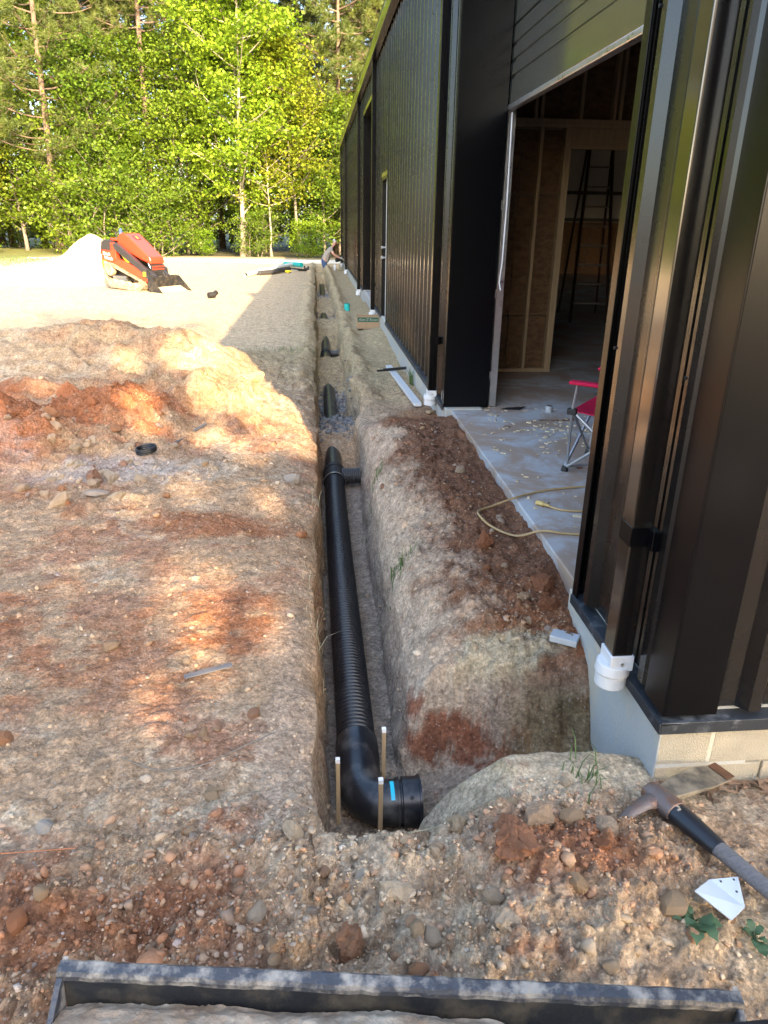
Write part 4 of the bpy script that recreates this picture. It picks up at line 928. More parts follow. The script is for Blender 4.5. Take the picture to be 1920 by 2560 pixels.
P_ = [(.958, 1.302, -.115), (1.049, 1.378, -.15), (1.144, 1.393, -.165), (1.11, 1.299, -.165), (1.031, 1.238, -.150)]
zs_ = max(gz(p[0], p[1]) - p[2] for p in P_[1:]) + .004
P_ = [(a, b, c + zs_ + .012 + (.02 if i in (0, 4) else 0)) for i, (a, b, c) in enumerate(P_)]
sw = MB(); mid = ((P_[1][0] * .45 + P_[0][0] * .0 + P_[1][0] * .55), P_[1][1], P_[1][2])
sw.add(P_ + [(a, b, c - .003) for a, b, c in P_], [(0, 1, 3, 4), (1, 2, 3), (9, 8, 6, 5), (8, 7, 6)] + [(i, i + 5, (i + 1) % 5 + 5, (i + 1) % 5) for i in range(5)])
so = tag(sw.build('metal_scrap', 'scrapwhite'), 'bent white sheet metal scrap with rivet holes beside the mattock handle', 'scrap')
for t in ((.3, .12), (.82, .10), (.75, .55)):
    a, b, c, d = Vector(P_[1]), Vector(P_[2]), Vector(P_[3]), Vector(P_[0]); q = a.lerp(b, t[0]).lerp(a.lerp(c, .9), t[1])
    MB().tube([(q.x, q.y, q.z - .001), (q.x, q.y, q.z + .0018)], .0032, 8).build('rivet_hole', 'scrapback', so)

# ---------------------------------------------------------------- camp chair, cord, bag on the slab
ch = empty('camp_chair', (2.0, 4.52, 0), (0, 0, math.radians(141.5))); tag(ch, 'red folding camp chair standing in the garage opening', 'chair')
for s in (-1, 1):
    MB().tube([(.26, s * .24, .02), (-.22, s * .27, .43)], .010, 8).build('leg', 'chairtube', ch, True)
    MB().tube([(-.26, s * .24, .02), (.24, s * .27, .42)], .010, 8).build('leg', 'chairtube', ch, True)
    MB().tube([(.24, s * .28, .42), (.22, s * .29, .60)], .009, 8).build('arm_post', 'chairtube', ch, True)
    MB().tube([(.25, s * .23, .03), (.24, s * .28, .42)], .010, 8).build('leg', 'chairtube', ch, True)
    MB().tube([(-.20, s * .26, .40), (-.36, s * .27, .88)], .010, 8).build('back_post', 'chairtube', ch, True)
    MB().box((-.30, s * .29 - .035, .60), (.27, s * .29 + .035, .622)).build('armrest', 'chairred', ch, bevel=.009)
    for x in (.26, -.26): MB().tube([(x, s * .24, 0), (x, s * .24, .035)], [.026, .018], 10).build('foot', 'blackmatte', ch)
    MB().box((.21, s * .28 - .018, .40), (.27, s * .28 + .018, .44)).build('joint', 'blackmatte', ch, bevel=.004)
MB().tube([(.26, -.24, .03), (-.26, .24, .05)], .009, 8).build('cross_brace', 'chairtube', ch, True); MB().tube([(.26, .24, .03), (-.26, -.24, .05)], .009, 8).build('cross_brace', 'chairtube', ch, True)
MB().tube([(.26, -.24, .03), (.24, .26, .41)], .009, 8).build('cross_brace', 'chairtube', ch, True); MB().tube([(.26, .24, .03), (.24, -.26, .41)], .009, 8).build('cross_brace', 'chairtube', ch, True)
def cloth(name, f, nu=14, nv=12, th=.006):
    v = [f(i / (nu - 1), j / (nv - 1)) for i in range(nu) for j in range(nv)]; b = MB(); n = len(v)
    b.v = [tuple(p) for p in v] + [(p[0] - th * .4, p[1], p[2] - th) for p in v]
    for i in range(nu - 1):
        for j in range(nv - 1):
            q = (i * nv + j, i * nv + j + 1, (i + 1) * nv + j + 1, (i + 1) * nv + j); b.f.append(q); b.f.append(tuple(k + n for k in q[::-1]))
    ed = [i * nv for i in range(nu)] + [(nu - 1) * nv + j for j in range(1, nv)] + [i * nv + nv - 1 for i in range(nu - 2, -1, -1)] + [j for j in range(nv - 2, 0, -1)]
    for k in range(len(ed)): a, c = ed[k], ed[(k + 1) % len(ed)]; b.f.append((a, c, c + n, a + n))
    b.build(name, 'chairred', ch, True)
cloth('seat', lambda u, v: (.25 - .45 * u, (v - .5) * .54, .425 - .05 * math.sin(math.pi * u) * math.sin(math.pi * v) - .03 * u))
cloth('backrest', lambda u, v: (-.20 - .15 * u - .04 * math.sin(math.pi * v), (v - .5) * .53, .43 + .46 * u))
cp = [(1.80, 4.15, .016), (1.67, 4.15, .012), (1.45, 4.12, .008), (1.30, 4.06, .008), (1.17, 3.98, .010), (1.02, 3.93, gz(1.02, 3.93) + .02), (.93, 3.86, gz(.93, 3.86) + .02), (.905, 3.76, gz(.905, 3.76) + .02), (.96, 3.66, gz(.96, 3.66) + .02), (1.07, 3.55, gz(1.07, 3.55) + .02), (1.185, 3.475, .010), (1.30, 3.44, .008), (1.42, 3.42, .008), (1.75, 3.43, .008)]
def smooth_path(p, n=8):
    p = [Vector(q) for q in p]; out = []
    for i in range(len(p) - 1):
        a, b, c, d = p[max(i - 1, 0)], p[i], p[i + 1], p[min(i + 2, len(p) - 1)]
        for k in range(n):
            t = k / n; out.append(.5 * ((2 * b) + (c - a) * t + (2 * a - 5 * b + 4 * c - d) * t * t + (3 * b - a - 3 * c + d) * t ** 3))
    return out + [p[-1]]
cordo = MB().tube(smooth_path(cp), .0065, 8).build('extension_cord', 'cord', None, True); tag(cordo, 'tan extension cord looping off the slab onto the brown clay', 'cord')
c2 = empty('cord_end', (1.33, 3.83, 0)); tag(c2, 'tan cord end with yellow plug lying on the slab', 'plug')
MB().tube(smooth_path([(.0, 0, .012), (.07, -.06, .008), (.2, -.08, .008), (.45, -.05, .008)]), .0065, 8).build('cable', 'cord', c2, True)
MB().tube([(.005, -.005, .014), (-.02, .018, .016), (-.022, .02, .016), (-.055, .052, .016)], [.010, .013, .019, .017], 10, flat=.8).build('plug_body', 'plug', c2, True)
bg = MB(); rgb = np.random.default_rng(4)
for i in range(9):
    for j in range(16):
        th = math.pi * i / 8; ph = 2 * math.pi * j / 16; r = 1 + .08 * rgb.normal(); bg.v.append((.15 * math.sin(th) * math.cos(ph) * r, .12 * math.sin(th) * math.sin(ph) * r, .115 - .115 * math.cos(th) * (1 if th > 1.4 else .985)))
for i in range(8):
    for j in range(16): bg.f.append((i * 16 + j, i * 16 + (j + 1) % 16, (i + 1) * 16 + (j + 1) % 16, (i + 1) * 16 + j))
o = bg.build('bag', 'bagblack', None, True); o.location = (1.86, 4.22, .0); tag(o, 'black rounded bag on the slab below the camp chair', 'bag')
o = MB().tube([(2.03, 6.10, .0), (2.03, 6.10, .055), (2.03, 6.10, .055), (2.03, 6.10, .01)], [.03, .03, .025, .025], 16).build('pipe_stub', 'grey_plastic', None, True); tag(o, 'small grey pipe stub standing on the slab', 'pipe')
o = MB().add([(1.62, 6.20, .003), (1.78, 6.16, .003), (1.86, 6.24, .014), (1.70, 6.25, .004), (1.62, 6.20, .006), (1.78, 6.16, .006), (1.86, 6.24, .017), (1.70, 6.25, .007)], [(0, 1, 2, 3), (7, 6, 5, 4), (0, 4, 5, 1), (1, 5, 6, 2), (2, 6, 7, 3), (3, 7, 4, 0)]).build('rubber_flap', 'blackmatte'); tag(o, 'flat dark flap lying on the slab inside the garage opening', 'flap')

# ---------------------------------------------------------------- the man at the far end of the trench
def skin_mesh(name, V, E_, Rd, sub=2):
    me = bpy.data.meshes.new(name); me.from_pydata(V, E_, []); o = bpy.data.objects.new(name, me); COL.objects.link(o)
    sk = o.modifiers.new('skin', 'SKIN'); sk.use_smooth_shade = True
    for i, r in enumerate(Rd): me.skin_vertices[0].data[i].radius = (r if isinstance(r, tuple) else (r, r)); me.skin_vertices[0].data[i].use_root = (i == 0)
    ss = o.modifiers.new('sub', 'SUBSURF'); ss.levels = sub; ss.render_levels = sub
    dg = bpy.context.evaluated_depsgraph_get(); out = bpy.data.meshes.new_from_object(o.evaluated_get(dg)); bpy.data.objects.remove(o); out.materials.clear(); return out
mn = empty('person', (.31, 30.3, -.72)); tag(mn, 'person in grey shirt and jeans bending from the trench towards the downspout', 'person')
# x = towards the wall, y = across, z = up from the feet
PVt = [(.03, 0, .76), (.12, 0, .96), (.24, 0, 1.16), (.34, 0, 1.27), (.40, 0, 1.36), (.46, 0, 1.44), (.48, 0, 1.52),
       (.29, -.17, 1.21), (.42, -.24, 1.01), (.64, -.20, .90), (.72, -.18, .88), (.29, .17, 1.21), (.38, .25, 1.0), (.54, .20, .84), (.61, .18, .81),
       (.02, -.10, .72), (.09, -.12, .40), (.0, -.12, .08), (.12, -.13, .03), (.02, .10, .72), (.10, .13, .40), (.02, .14, .08), (.14, .15, .03)]
PE = [(0, 1), (1, 2), (2, 3), (3, 4), (4, 5), (5, 6), (2, 7), (7, 8), (8, 9), (9, 10), (2, 11), (11, 12), (12, 13), (13, 14), (0, 15), (15, 16), (16, 17), (17, 18), (0, 19), (19, 20), (20, 21), (21, 22)]
PR_ = [.12, .125, .135, .06, .055, .085, .075, .065, .045, .034, .03, .065, .045, .034, .03, .085, .06, .045, .04, .085, .06, .045, .04]
link('body', skin_mesh('body', PVt, PE, PR_), 'skin', mn)
sv = [(.02, 0, .66), PVt[1], PVt[2], (.32, 0, 1.25), PVt[7], (.36, -.225, 1.09), PVt[11], (.34, .225, 1.08)]
link('shirt', skin_mesh('shirt', sv, [(0, 1), (1, 2), (2, 3), (2, 4), (4, 5), (2, 6), (6, 7)], [.175, .17, .165, .09, .088, .070, .088, .070]), 'shirt', mn)
jv = [PVt[0], (.06, 0, .84)] + [PVt[i] for i in (15, 16, 17, 19, 20, 21)]
link('jeans', skin_mesh('jeans', jv, [(0, 1), (0, 2), (2, 3), (3, 4), (0, 5), (5, 6), (6, 7)], [.15, .15, .115, .085, .07, .115, .085, .07]), 'denim', mn)
link('hair', skin_mesh('hair', [(.43, 0, 1.45), (.45, 0, 1.53), (.48, 0, 1.57)], [(0, 1), (1, 2)], [.075, .088, .075]), 'hair', mn)
for pts_ in ([(.52, .006, 1.42), (.555, .0, 1.43)],): MB().tube([(.50, 0, 1.46), (.575, 0, 1.445)], [.03, .014], 8).build('nose', 'skin', mn, True)
def glove(w, d):
    w = Vector(w); d = Vector(d).normalized(); sd_ = d.cross(Vector((0, 0, 1))).normalized(); V = [tuple(w), tuple(w + d * .06)]; E_ = [(0, 1)]; Rr = [.042, .045]
    for k, (o_, l_) in enumerate(((-.034, .07), (-.012, .085), (.012, .08), (.034, .065))):
        a = w + d * .085 + sd_ * o_; b = a + d * l_ * .5 - Vector((0, 0, .02)); c = b + d * l_ * .3 - Vector((0, 0, .045)); n0 = len(V); V += [tuple(a), tuple(b), tuple(c)]; E_ += [(1, n0), (n0, n0 + 1), (n0 + 1, n0 + 2)]; Rr += [.013, .012, .010]
    a = w + d * .04 + sd_ * .05; n0 = len(V); V += [tuple(a), tuple(a + d * .05 + Vector((0, 0, -.02)))]; E_ += [(0, n0), (n0, n0 + 1)]; Rr += [.014, .012]
    link('glove', skin_mesh('glove', V, E_, Rr, 1), 'glove', mn)
glove((.66, -.195, .895), (.9, .15, -.2)); glove((.56, .195, .835), (.9, -.1, -.25))
bpz = MB().tube([(.80, 30.1, .10), (.92, 30.15, .11), (1.00, 30.2, .13), (1.02, 30.25, .22)], [.075, .075, .07, .065], 18); bpz.tube([(.799, 30.098, .10), (.84, 30.115, .102)], [.083, .083], 18)
tag(bpz.build('pipe_elbow', 'blackmatte', None, True, angle=50), 'black pipe elbow held by the bending person at the far downspout', 'pipe')

# ---------------------------------------------------------------- trees
SHADE = [(5.0, -13.0, .60), (2.9, -13.5, .93), (.8, -14.2, .88), (-1.8, -13.5, .88), (2.4, -16.5, .88), (6.6, -11.5, .52), (4.0, -11.0, .56), (1.2, -16.0, .98)]
def rot_frames(n, rng, updown=.5):
    """random leaf frames: (n,3) tangent and bitangent, leaves leaning towards horizontal"""
    nrm = rng.normal(size=(n, 3)); nrm[:, 2] = np.abs(nrm[:, 2]) + updown; nrm /= np.linalg.norm(nrm, axis=1)[:, None]
    a = rng.normal(size=(n, 3)); a -= nrm * (a * nrm).sum(1)[:, None]; a /= np.linalg.norm(a, axis=1)[:, None]
    return a, np.cross(nrm, a), nrm
def leaves_mesh(name, P, size, rng, mat_, updown=.5):
    n = len(P); t, b, nr = rot_frames(n, rng, updown); s = size * rng.uniform(.65, 1.3, n)[:, None]
    v = np.stack([P - t * s * .55, P + b * s * .42 + nr * s * .10, P + t * s * .6, P - b * s * .42 + nr * s * .10], 1).reshape(-1, 3)
    me = np_mesh(name, v, quads=np.arange(4 * n).reshape(-1, 4)); me.materials.append(M[mat_]); return me
def bez(p0, p1, p2, n):
    t = np.linspace(0, 1, n)[:, None]; return (1 - t) ** 2 * p0 + 2 * t * (1 - t) * p1 + t * t * p2
def broadleaf(seed, H, r0, crown0, width, nl, clump, per, lsize, lmat, bmat, stems=1, top=1.0, spray=.32, low=.25):
    rng = np.random.default_rng(seed); tb = MB(); pts = []
    for s_ in range(stems):
        base = np.array((0., 0, -.3)) + (rng.normal(size=3) * (.28, .28, 0) if stems > 1 else 0)
        lean = rng.normal(size=3) * (.35, .35, 0) * (H / 9)
        tp = bez(base, base + (0, 0, H * .5) + lean * .6, base + (0, 0, H * top) + lean, 10)
        tp[1:-1, :2] += rng.normal(size=(8, 2)) * .04
        tb.tube(tp, [r0 * (1 - .88 * (i / 9) ** .8) * (1.25 if i == 0 else 1) for i in range(10)], 8)
        for i in range(nl // stems):
            f = crown0 + (1 - crown0) * ((i + rng.uniform()) / (nl / stems)) ** .9; f = min(f, .985)
            k = f * 9; i0 = int(k); st = tp[i0] + (tp[min(9, i0 + 1)] - tp[i0]) * (k - i0)
            g = (f - crown0) / (1 - crown0); prof = (low + (1 - low) * math.sin(math.pi * min(1, .18 + g * .82) ** .9)) if g < .95 else .3
            L = width * prof * rng.uniform(.7, 1.15); az = i * 2.4 + rng.uniform(-.5, .5) + s_; el = rng.uniform(.15, .75)
            d = np.array((math.cos(az) * math.cos(el), math.sin(az) * math.cos(el), math.sin(el)))
            e = st + d * L; e[2] += .10 * L; md = st + d * L * .5 + (0, 0, -.06 * L)
            lp = bez(st, md, e, 6); rr = r0 * .42 * (1 - f * .75) + .008
            tb.tube(lp, [rr * (1 - .85 * j / 5) for j in range(6)], 5, cap=False)
            for c in range(clump):
                q = rng.uniform(.3, 1.08); b_ = st + (e - st) * q + rng.normal(size=3) * (.20, .20, .13) * L * .9
                if c % 4 == 0: tb.tube([st + (e - st) * q * .85, (st + (e - st) * q * .95 + b_) / 2 + (0, 0, -.03), b_], [.014, .010, .005], 3, cap=False)
                m_ = int(per * rng.uniform(.5, 1.4)); off = rng.normal(size=(m_, 3)) * (spray, spray, spray * .5); pts.append(b_ + off)
    P = np.concatenate(pts)
    tm = new_mesh('trunk', tb.v, tb.f, True); tm.materials.append(M[bmat])
    return tm, leaves_mesh('crown', P, lsize, rng, lmat), len(P)
def pine(seed, H, r0, crown0, width, nb, bmat='bark', tuft=26):
    rng = np.random.default_rng(seed); tb = MB(); base = np.array((0., 0, -.3)); lean = rng.normal(size=3) * (.3, .3, 0)
    tp = bez(base, base + (0, 0, H * .5) + lean * .4, base + (0, 0, H) + lean, 12)
    tb.tube(tp, [r0 * (1 - .85 * (i / 11)) * (1.2 if i == 0 else 1) for i in range(12)], 9); cen = []; dirs = []
    for i in range(nb):
        f = crown0 + (.99 - crown0) * (i + rng.uniform()) / nb; k = f * 11; i0 = int(k); st = tp[i0] + (tp[min(11, i0 + 1)] - tp[i0]) * (k - i0)
        g = (f - crown0) / (1 - crown0); L = width * (.55 + .6 * math.sin(math.pi * min(1, .3 + g * .75))) * rng.uniform(.6, 1.15)
        az = i * 2.4 + rng.uniform(-.6, .6); el = rng.uniform(-.15, .45)
        d = np.array((math.cos(az) * math.cos(el), math.sin(az) * math.cos(el), math.sin(el))); e = st + d * L + (0, 0, .18 * L); md = st + d * L * .55 - (0, 0, .08 * L)
        lp = bez(st, md, e, 6); tb.tube(lp, [(.045 * (1 - .8 * j / 5) + .006) for j in range(6)], 5, cap=False)
        for c in range(int(9 + 4 * L)):
            q = rng.uniform(.35, 1.05); b_ = st + (e - st) * q + rng.normal(size=3) * (.22, .22, .12) * L * .7
            if c % 2 == 0: tb.tube([st + (e - st) * q * .9, b_], [.014, .006], 3, cap=False)
            for r in range(2):
                cen.append(b_ + rng.normal(size=3) * .13); dd = (b_ - st) / (np.linalg.norm(b_ - st) + 1e-6) + (0, 0, .35); dirs.append(dd / np.linalg.norm(dd))
    for i in range(10):      # dead stubs below the crown
        f = rng.uniform(.18, crown0); k = f * 11; st = tp[int(k)]; az = rng.uniform(0, 6.28); L = rng.uniform(.4, 1.6)
        tb.tube([st, st + np.array((math.cos(az), math.sin(az), .15)) * L * .5, st + np.array((math.cos(az), math.sin(az), -.05)) * L], [.02, .014, .004], 4, cap=False)
    C = np.repeat(np.array(cen), tuft, 0); Dn = np.repeat(np.array(dirs), tuft, 0); n = len(C)
    v = rng.normal(size=(n, 3)); v /= np.linalg.norm(v, axis=1)[:, None]; v = v + Dn * .75; v /= np.linalg.norm(v, axis=1)[:, None]
    L = rng.uniform(.16, .30, n)[:, None]; sd_ = np.cross(v, rng.normal(size=(n, 3))); sd_ /= np.linalg.norm(sd_, axis=1)[:, None]
    V = np.stack([C + sd_ * .009, C - sd_ * .009, C + v * L - sd_ * .006, C + v * L + sd_ * .006], 1).reshape(-1, 3)
    cm = np_mesh('crown', V, quads=np.arange(4 * n).reshape(-1, 4)); cm.materials.append(M['needle'])
    tm = new_mesh('trunk', tb.v, tb.f, True); tm.materials.append(M[bmat]); return tm, cm, n
T = {}
T['gum'] = broadleaf(101, 15, .14, .15, 2.9, 74, 8, 46, .16, 'leaf_lime', 'palebark', 2, spray=.34)
T['yellow'] = broadleaf(102, 10, .10, .26, 2.4, 50, 8, 32, .14, 'leaf_yellow', 'greybark', 1, spray=.38)
T['green'] = broadleaf(103, 11, .13, .12, 2.8, 60, 8, 34, .145, 'leaf_green', 'greybark', 1, low=.5, spray=.36)
T['green2'] = broadleaf(104, 8, .09, .10, 2.3, 50, 8, 32, .135, 'leaf_green', 'greybark', 2, low=.6, spray=.36)
T['lime2'] = broadleaf(105, 8, .08, .10, 2.0, 46, 8, 30, .135, 'leaf_lime', 'greybark', 1, low=.6, spray=.36)
T['deep'] = broadleaf(106, 12, .15, .10, 3.0, 56, 7, 26, .21, 'leaf_deep', 'greybark', 1, low=.5)
T['bush'] = broadleaf(107, 3.6, .05, .03, 1.7, 34, 7, 24, .13, 'leaf_green', 'greybark', 3, low=.8, spray=.24)
T['bush2'] = broadleaf(108, 3.0, .05, .03, 1.6, 34, 7, 24, .13, 'leaf_lime', 'greybark', 3, low=.8, spray=.24)
T['sapling'] = broadleaf(109, 6.5, .075, .35, 1.6, 22, 4, 14, .15, 'leaf_yellow', 'palebark', 1, low=.6)
T['shade'] = broadleaf(110, 13, .2, .22, 3.6, 64, 3, 75, .21, 'leaf_green', 'greybark', 1, low=.6, spray=.42)
T['pine1'] = pine(201, 21, .21, .20, 2.9, 80, tuft=34)
T['pine2'] = pine(202, 24, .19, .45, 2.4, 56)
T['pine3'] = pine(203, 19, .17, .22, 2.5, 70, tuft=34)
def tree(kind, name, x, y, label, group=None, rot=None, sc=1.0, cat='tree'):
    o = empty(name, (x, y, -.27), (0, 0, random.uniform(0, 6.28) if rot is None else rot), sc)
    link('trunk', T[kind][0], None, o); link('crown', T[kind][1], None, o)
    tag(o, label, cat, group); return o
# trees one can single out at the edge of the clearing
tree('gum', 'sweetgum_tree', -3.9, 40.5, 'tall lime green tree with twin pale trunks at the clearing edge', rot=.6)
tree('yellow', 'yellow_tree', -.75, 41.5, 'yellowing tree with slim grey trunk behind the working man', rot=2.0)
tree('sapling', 'sapling', -2.25, 40.2, 'slim pale sapling with few yellow leaves between the twin trunks and the yellowing tree', rot=1.0)
tree('pine1', 'pine_tree', -13.6, 42.5, 'big pine with heavy low needle clumps above the sand pile', rot=.3)
tree('pine2', 'pine_tree', -8.9, 44.0, 'tall pine with long bare trunk behind the red loader', rot=1.2)
tree('pine3', 'pine_tree', 1.3, 44.0, 'pine with pale green needles just beyond the roof gutter', rot=2.2)
tree('pine1', 'pine_tree', 3.9, 47.0, 'pine rising above the gutter behind the far end of the building', rot=4.0)
for x_, y_, k_ in ((-6.3, 42.5, 'green'), (-2.9, 44.5, 'green'), (.3, 42.8, 'green2'), (-10.6, 42.0, 'green')):
    tree(k_, 'broadleaf_tree', x_, y_, 'young mid green broadleaf tree in the forest edge', 'young broadleaf trees of the forest edge', sc=random.uniform(.85, 1.1))
# the front row of undergrowth and young trees
rr = random.Random(5)
G1_ = 'undergrowth along the clearing edge'; G2_ = 'young broadleaf trees of the forest edge'; G3_ = 'pines of the forest behind'; G4_ = 'broadleaf trees deep in the forest'
x = -44.0
while x < 9:
    k = rr.choice(['bush', 'bush', 'bush2'])
    lim = k == 'bush2'
    tree(k, 'shrub', x, rr.uniform(38.6, 41.5), 'bright lime green shrub among the undergrowth at the forest edge' if lim else 'leafy green shrub among the undergrowth at the forest edge', G1_ + (' (lime)' if lim else ''), sc=rr.uniform(.35, 1.2), cat='shrub')
    x += rr.uniform(1.8, 4.2)
x = -44.0
while x < 8:
    k = rr.choice(['green', 'green2', 'green2', 'lime2', 'green', 'lime2', 'yellow'])
    if not (-5.6 < x < -.2) or rr.random() < .35:
        tree(k, 'broadleaf_tree', x, rr.uniform(41.5, 45.5), {'lime2': 'young lime green broadleaf tree in the forest edge', 'yellow': 'slim yellowing broadleaf tree in the forest edge'}.get(k, 'young mid green broadleaf tree in the forest edge'), G2_ + {'lime2': ' (lime)', 'yellow': ' (yellow)'}.get(k, ''), sc=rr.uniform(.75, 1.1))
    x += rr.uniform(1.5, 2.5)
x = -46.0
while x < 16:
    k = rr.choice(['pine1', 'pine2', 'pine2', 'pine3'])
    tree(k, 'pine_tree', x, rr.uniform(45, 52), 'pine standing within the forest behind the front trees', G3_, sc=rr.uniform(.85, 1.15)); x += rr.uniform(1.2, 2.4)
x = -50.0
while x < 22:
    k = rr.choice(['pine1', 'pine2', 'pine3', 'deep'])
    if k == 'deep': tree(k, 'broadleaf_tree', x, rr.uniform(50, 62), 'dark green broadleaf tree deep in the forest', G4_, sc=rr.uniform(.8, 1.1))
    else: tree(k, 'pine_tree', x, rr.uniform(52, 66), 'pine standing within the forest behind the front trees', G3_, sc=rr.uniform(.85, 1.15))
    x += rr.uniform(2.0, 3.4)
x = -52.0
while x < 26:
    tree(rr.choice(['bush', 'green2', 'bush']), 'shrub', x, rr.uniform(46, 56), 'shaded shrub under the pines', 'shaded shrubs under the pines', sc=rr.uniform(1.0, 1.5), cat='shrub'); x += rr.uniform(2.6, 5)
# the forest goes on round the left side of the clearing (it shows in the steel walls)
y = 2.0
while y < 42:
    k = rr.choice(['green', 'lime2', 'pine1', 'green', 'yellow'])
    tree(k, 'forest_tree', -34 - rr.uniform(0, 9), y, 'tree of the woods on the left side of the clearing', 'trees on the left side of the clearing', sc=rr.uniform(.9, 1.3)); y += rr.uniform(1.8, 2.8)
# trees behind the viewer: they shade the foreground, and leaves are cut out along the sun's rays to place the flecks
FLECK_CUTS = [(-0.66, 3.2, 0.16), (-0.6, 3.44, 0.09), (-0.24, 2.96, 0.08), (-1.31, 3.46, 0.06), (-1.22, 4.54, 0.08), (-1.0, 4.85, 0.08), (-0.84, 4.8, 0.055), (-0.35, 4.58, 0.07), (-0.49, 2.68, 0.07), (-0.68, 2.36, 0.065), (-0.6, 5.75, 0.14), (-0.9, 6.0, 0.1), (-0.3, 6.3, 0.27), (0.6, 4.1, 0.055), (-0.96, 2.8, 0.055), (-1.75, 7.0, 0.14), (-2.7, 7.7, 0.14), (-1.28, 9.6, 0.42), (-0.8, 8.2, 0.47), (-0.5, 7.2, 0.37), (-1.7, 9.2, 0.27), (-1.1, 7.6, 0.27), (-2.3, 9.0, 0.14), (-1.5, 6.3, 0.1)]
def shade_tree(x, y, s, rot):
    o = empty('shade_tree', (x, y, -.27), (0, 0, rot), s); link('trunk', T['shade'][0], None, o)
    src = T['shade'][1]; n = len(src.vertices); co = np.empty(n * 3, np.float32); src.vertices.foreach_get('co', co); co = co.reshape(-1, 4, 3)
    c = co.mean(1); cr, sr = math.cos(rot), math.sin(rot)
    w = np.stack([(c[:, 0] * cr - c[:, 1] * sr) * s + x, (c[:, 0] * sr + c[:, 1] * cr) * s + y, c[:, 2] * s - .27], -1)
    d = -np.array(SUN_TO); keep = np.ones(len(w), bool)
    for gx, gy, r in FLECK_CUTS:
        q = w - np.array((gx, gy, -.2)); t = q @ d; keep &= np.linalg.norm(q - t[:, None] * d, axis=1) > r + .05
    co = co[keep]; me = np_mesh('crown', co.reshape(-1, 3), quads=np.arange(len(co) * 4).reshape(-1, 4)); me.materials.append(M['leaf_green']); link('crown', me, None, o)
    return tag(o, 'broad tree behind the viewer shading the foreground', 'tree', 'trees behind the viewer')
for i, (x, y, s) in enumerate(SHADE): shade_tree(x, y, s, (0, 2, 3, 5, 4, 1, 2.6, 5.5)[i % 8])

# ---------------------------------------------------------------- stones, clods, pebbles, plants
CB = {'stone_pale': (.54, .44, .32), 'stone_grey': (.46, .44, .41), 'clay_red': (.37, .15, .07), 'clay_tan': (.46, .33, .20), 'clay_brown': (.30, .125, .065)}
name_of = {}
def rock_mesh(seed, mat_, sub=2, rough=.22, squash=(1, .8, .65)):
    bm = bmesh.new(); bmesh.ops.create_icosphere(bm, subdivisions=sub, radius=1.0); rg = np.random.default_rng(seed); bm.verts.ensure_lookup_table()
    p = np.array([v.co[:] for v in bm.verts]); o_ = rg.uniform(0, 20, 3); q = p + o_
    k = lambda f, o: (fbm(q[:, 0] * f, q[:, 1] * f, seed, o) + fbm(q[:, 1] * f, q[:, 2] * f, seed + 3, o) + fbm(q[:, 2] * f, q[:, 0] * f, seed + 6, o))
    p = p * (1 + rough * .55 * k(1.1, 2))[:, None]
    pl = rg.normal(size=(14, 3)); pl /= np.linalg.norm(pl, axis=1)[:, None]
    for d in range(14):
        h = p @ pl[d]; lim = rg.uniform(.55, .9); ex = np.clip(h - lim, 0, None); p = p - pl[d] * (ex * .92)[:, None]
    if sub > 2: p = p * (1 + rough * .20 * k(3.5, 3) + rough * .10 * k(9, 2))[:, None]
    p = p * np.array(squash) + rg.normal(size=p.shape) * rough * .03
    for v, c in zip(bm.verts, p): v.co = c
    me = bpy.data.meshes.new('stone'); bm.to_mesh(me); bm.free(); me.materials.append(M['clod']); name_of[me.name] = mat_
    return me
RK = {m_: [rock_mesh(300 + i * 7 + j, m_) for i in range(6)] for j, m_ in enumerate(('stone_pale', 'stone_grey', 'clay_red', 'clay_tan', 'clay_brown'))}
def place_rock(name, me, x, y, s, label, cat, group=None, sink=.30, rot=None):
    o = bpy.data.objects.new(name, me); COL.objects.link(o); o.location = (x, y, gz(x, y) + s * (.62 - sink * 1.3)); o.scale = (s, s * random.uniform(.8, 1.1), s * random.uniform(.85, 1.1))
    if me.materials[0] == M['clod']:
        b_ = np.array(CB[name_of.get(me.name, 'clay_tan')]); g_ = ground_col(np.array([x]), np.array([y]), np.array([o.location.z]))[0]; w_ = .55 if s < .03 else .35
        c_ = (b_ * (1 - w_) + g_ * w_) * random.uniform(.95, 1.3); o.color = (*c_, 1)
    o.rotation_euler = rot or (random.uniform(-.5, .5), random.uniform(-.5, .5), random.uniform(0, 6.28)); tag(o, label, cat, group); return o
big = lambda sd_, m_, r=.4, sq=(1, .8, .7): rock_mesh(sd_, m_, 4, r, sq)
place_rock('clay_clod', big(1, 'clay_brown', .5, (1, .8, .95)), -1.60, 4.98, .085, 'dark red clay clod standing beside the pale flat stones', 'clod')
place_rock('clay_clod', big(2, 'clay_red', .5), -2.55, 5.75, .17, 'largest red clay lump on the left heap', 'clod')
place_rock('clay_clod', big(3, 'clay_red', .5), -2.85, 7.9, .13, 'sunlit orange clay lump on the crest of the left heap', 'clod')
place_rock('clay_clod', big(31, 'clay_red', .5), -2.25, 6.7, .14, 'red clay lump on the slope below the left crest', 'clod')
place_rock('clay_clod', big(4, 'clay_tan', .4), -.63, 7.10, .10, 'tan brown clod on the sunlit ridge by the trench', 'clod')
place_rock('clay_clod', big(5, 'clay_tan', .4), -1.17, 7.55, .10, 'tan clod on the top of the middle ridge', 'clod')
place_rock('rock_slab', big(6, 'stone_pale', .4, (1, .55, .5)), -1.70, 4.52, .085, 'pale crumbling rock slab leaning on the left rubble', 'stone', rot=(.3, -.5, .9))
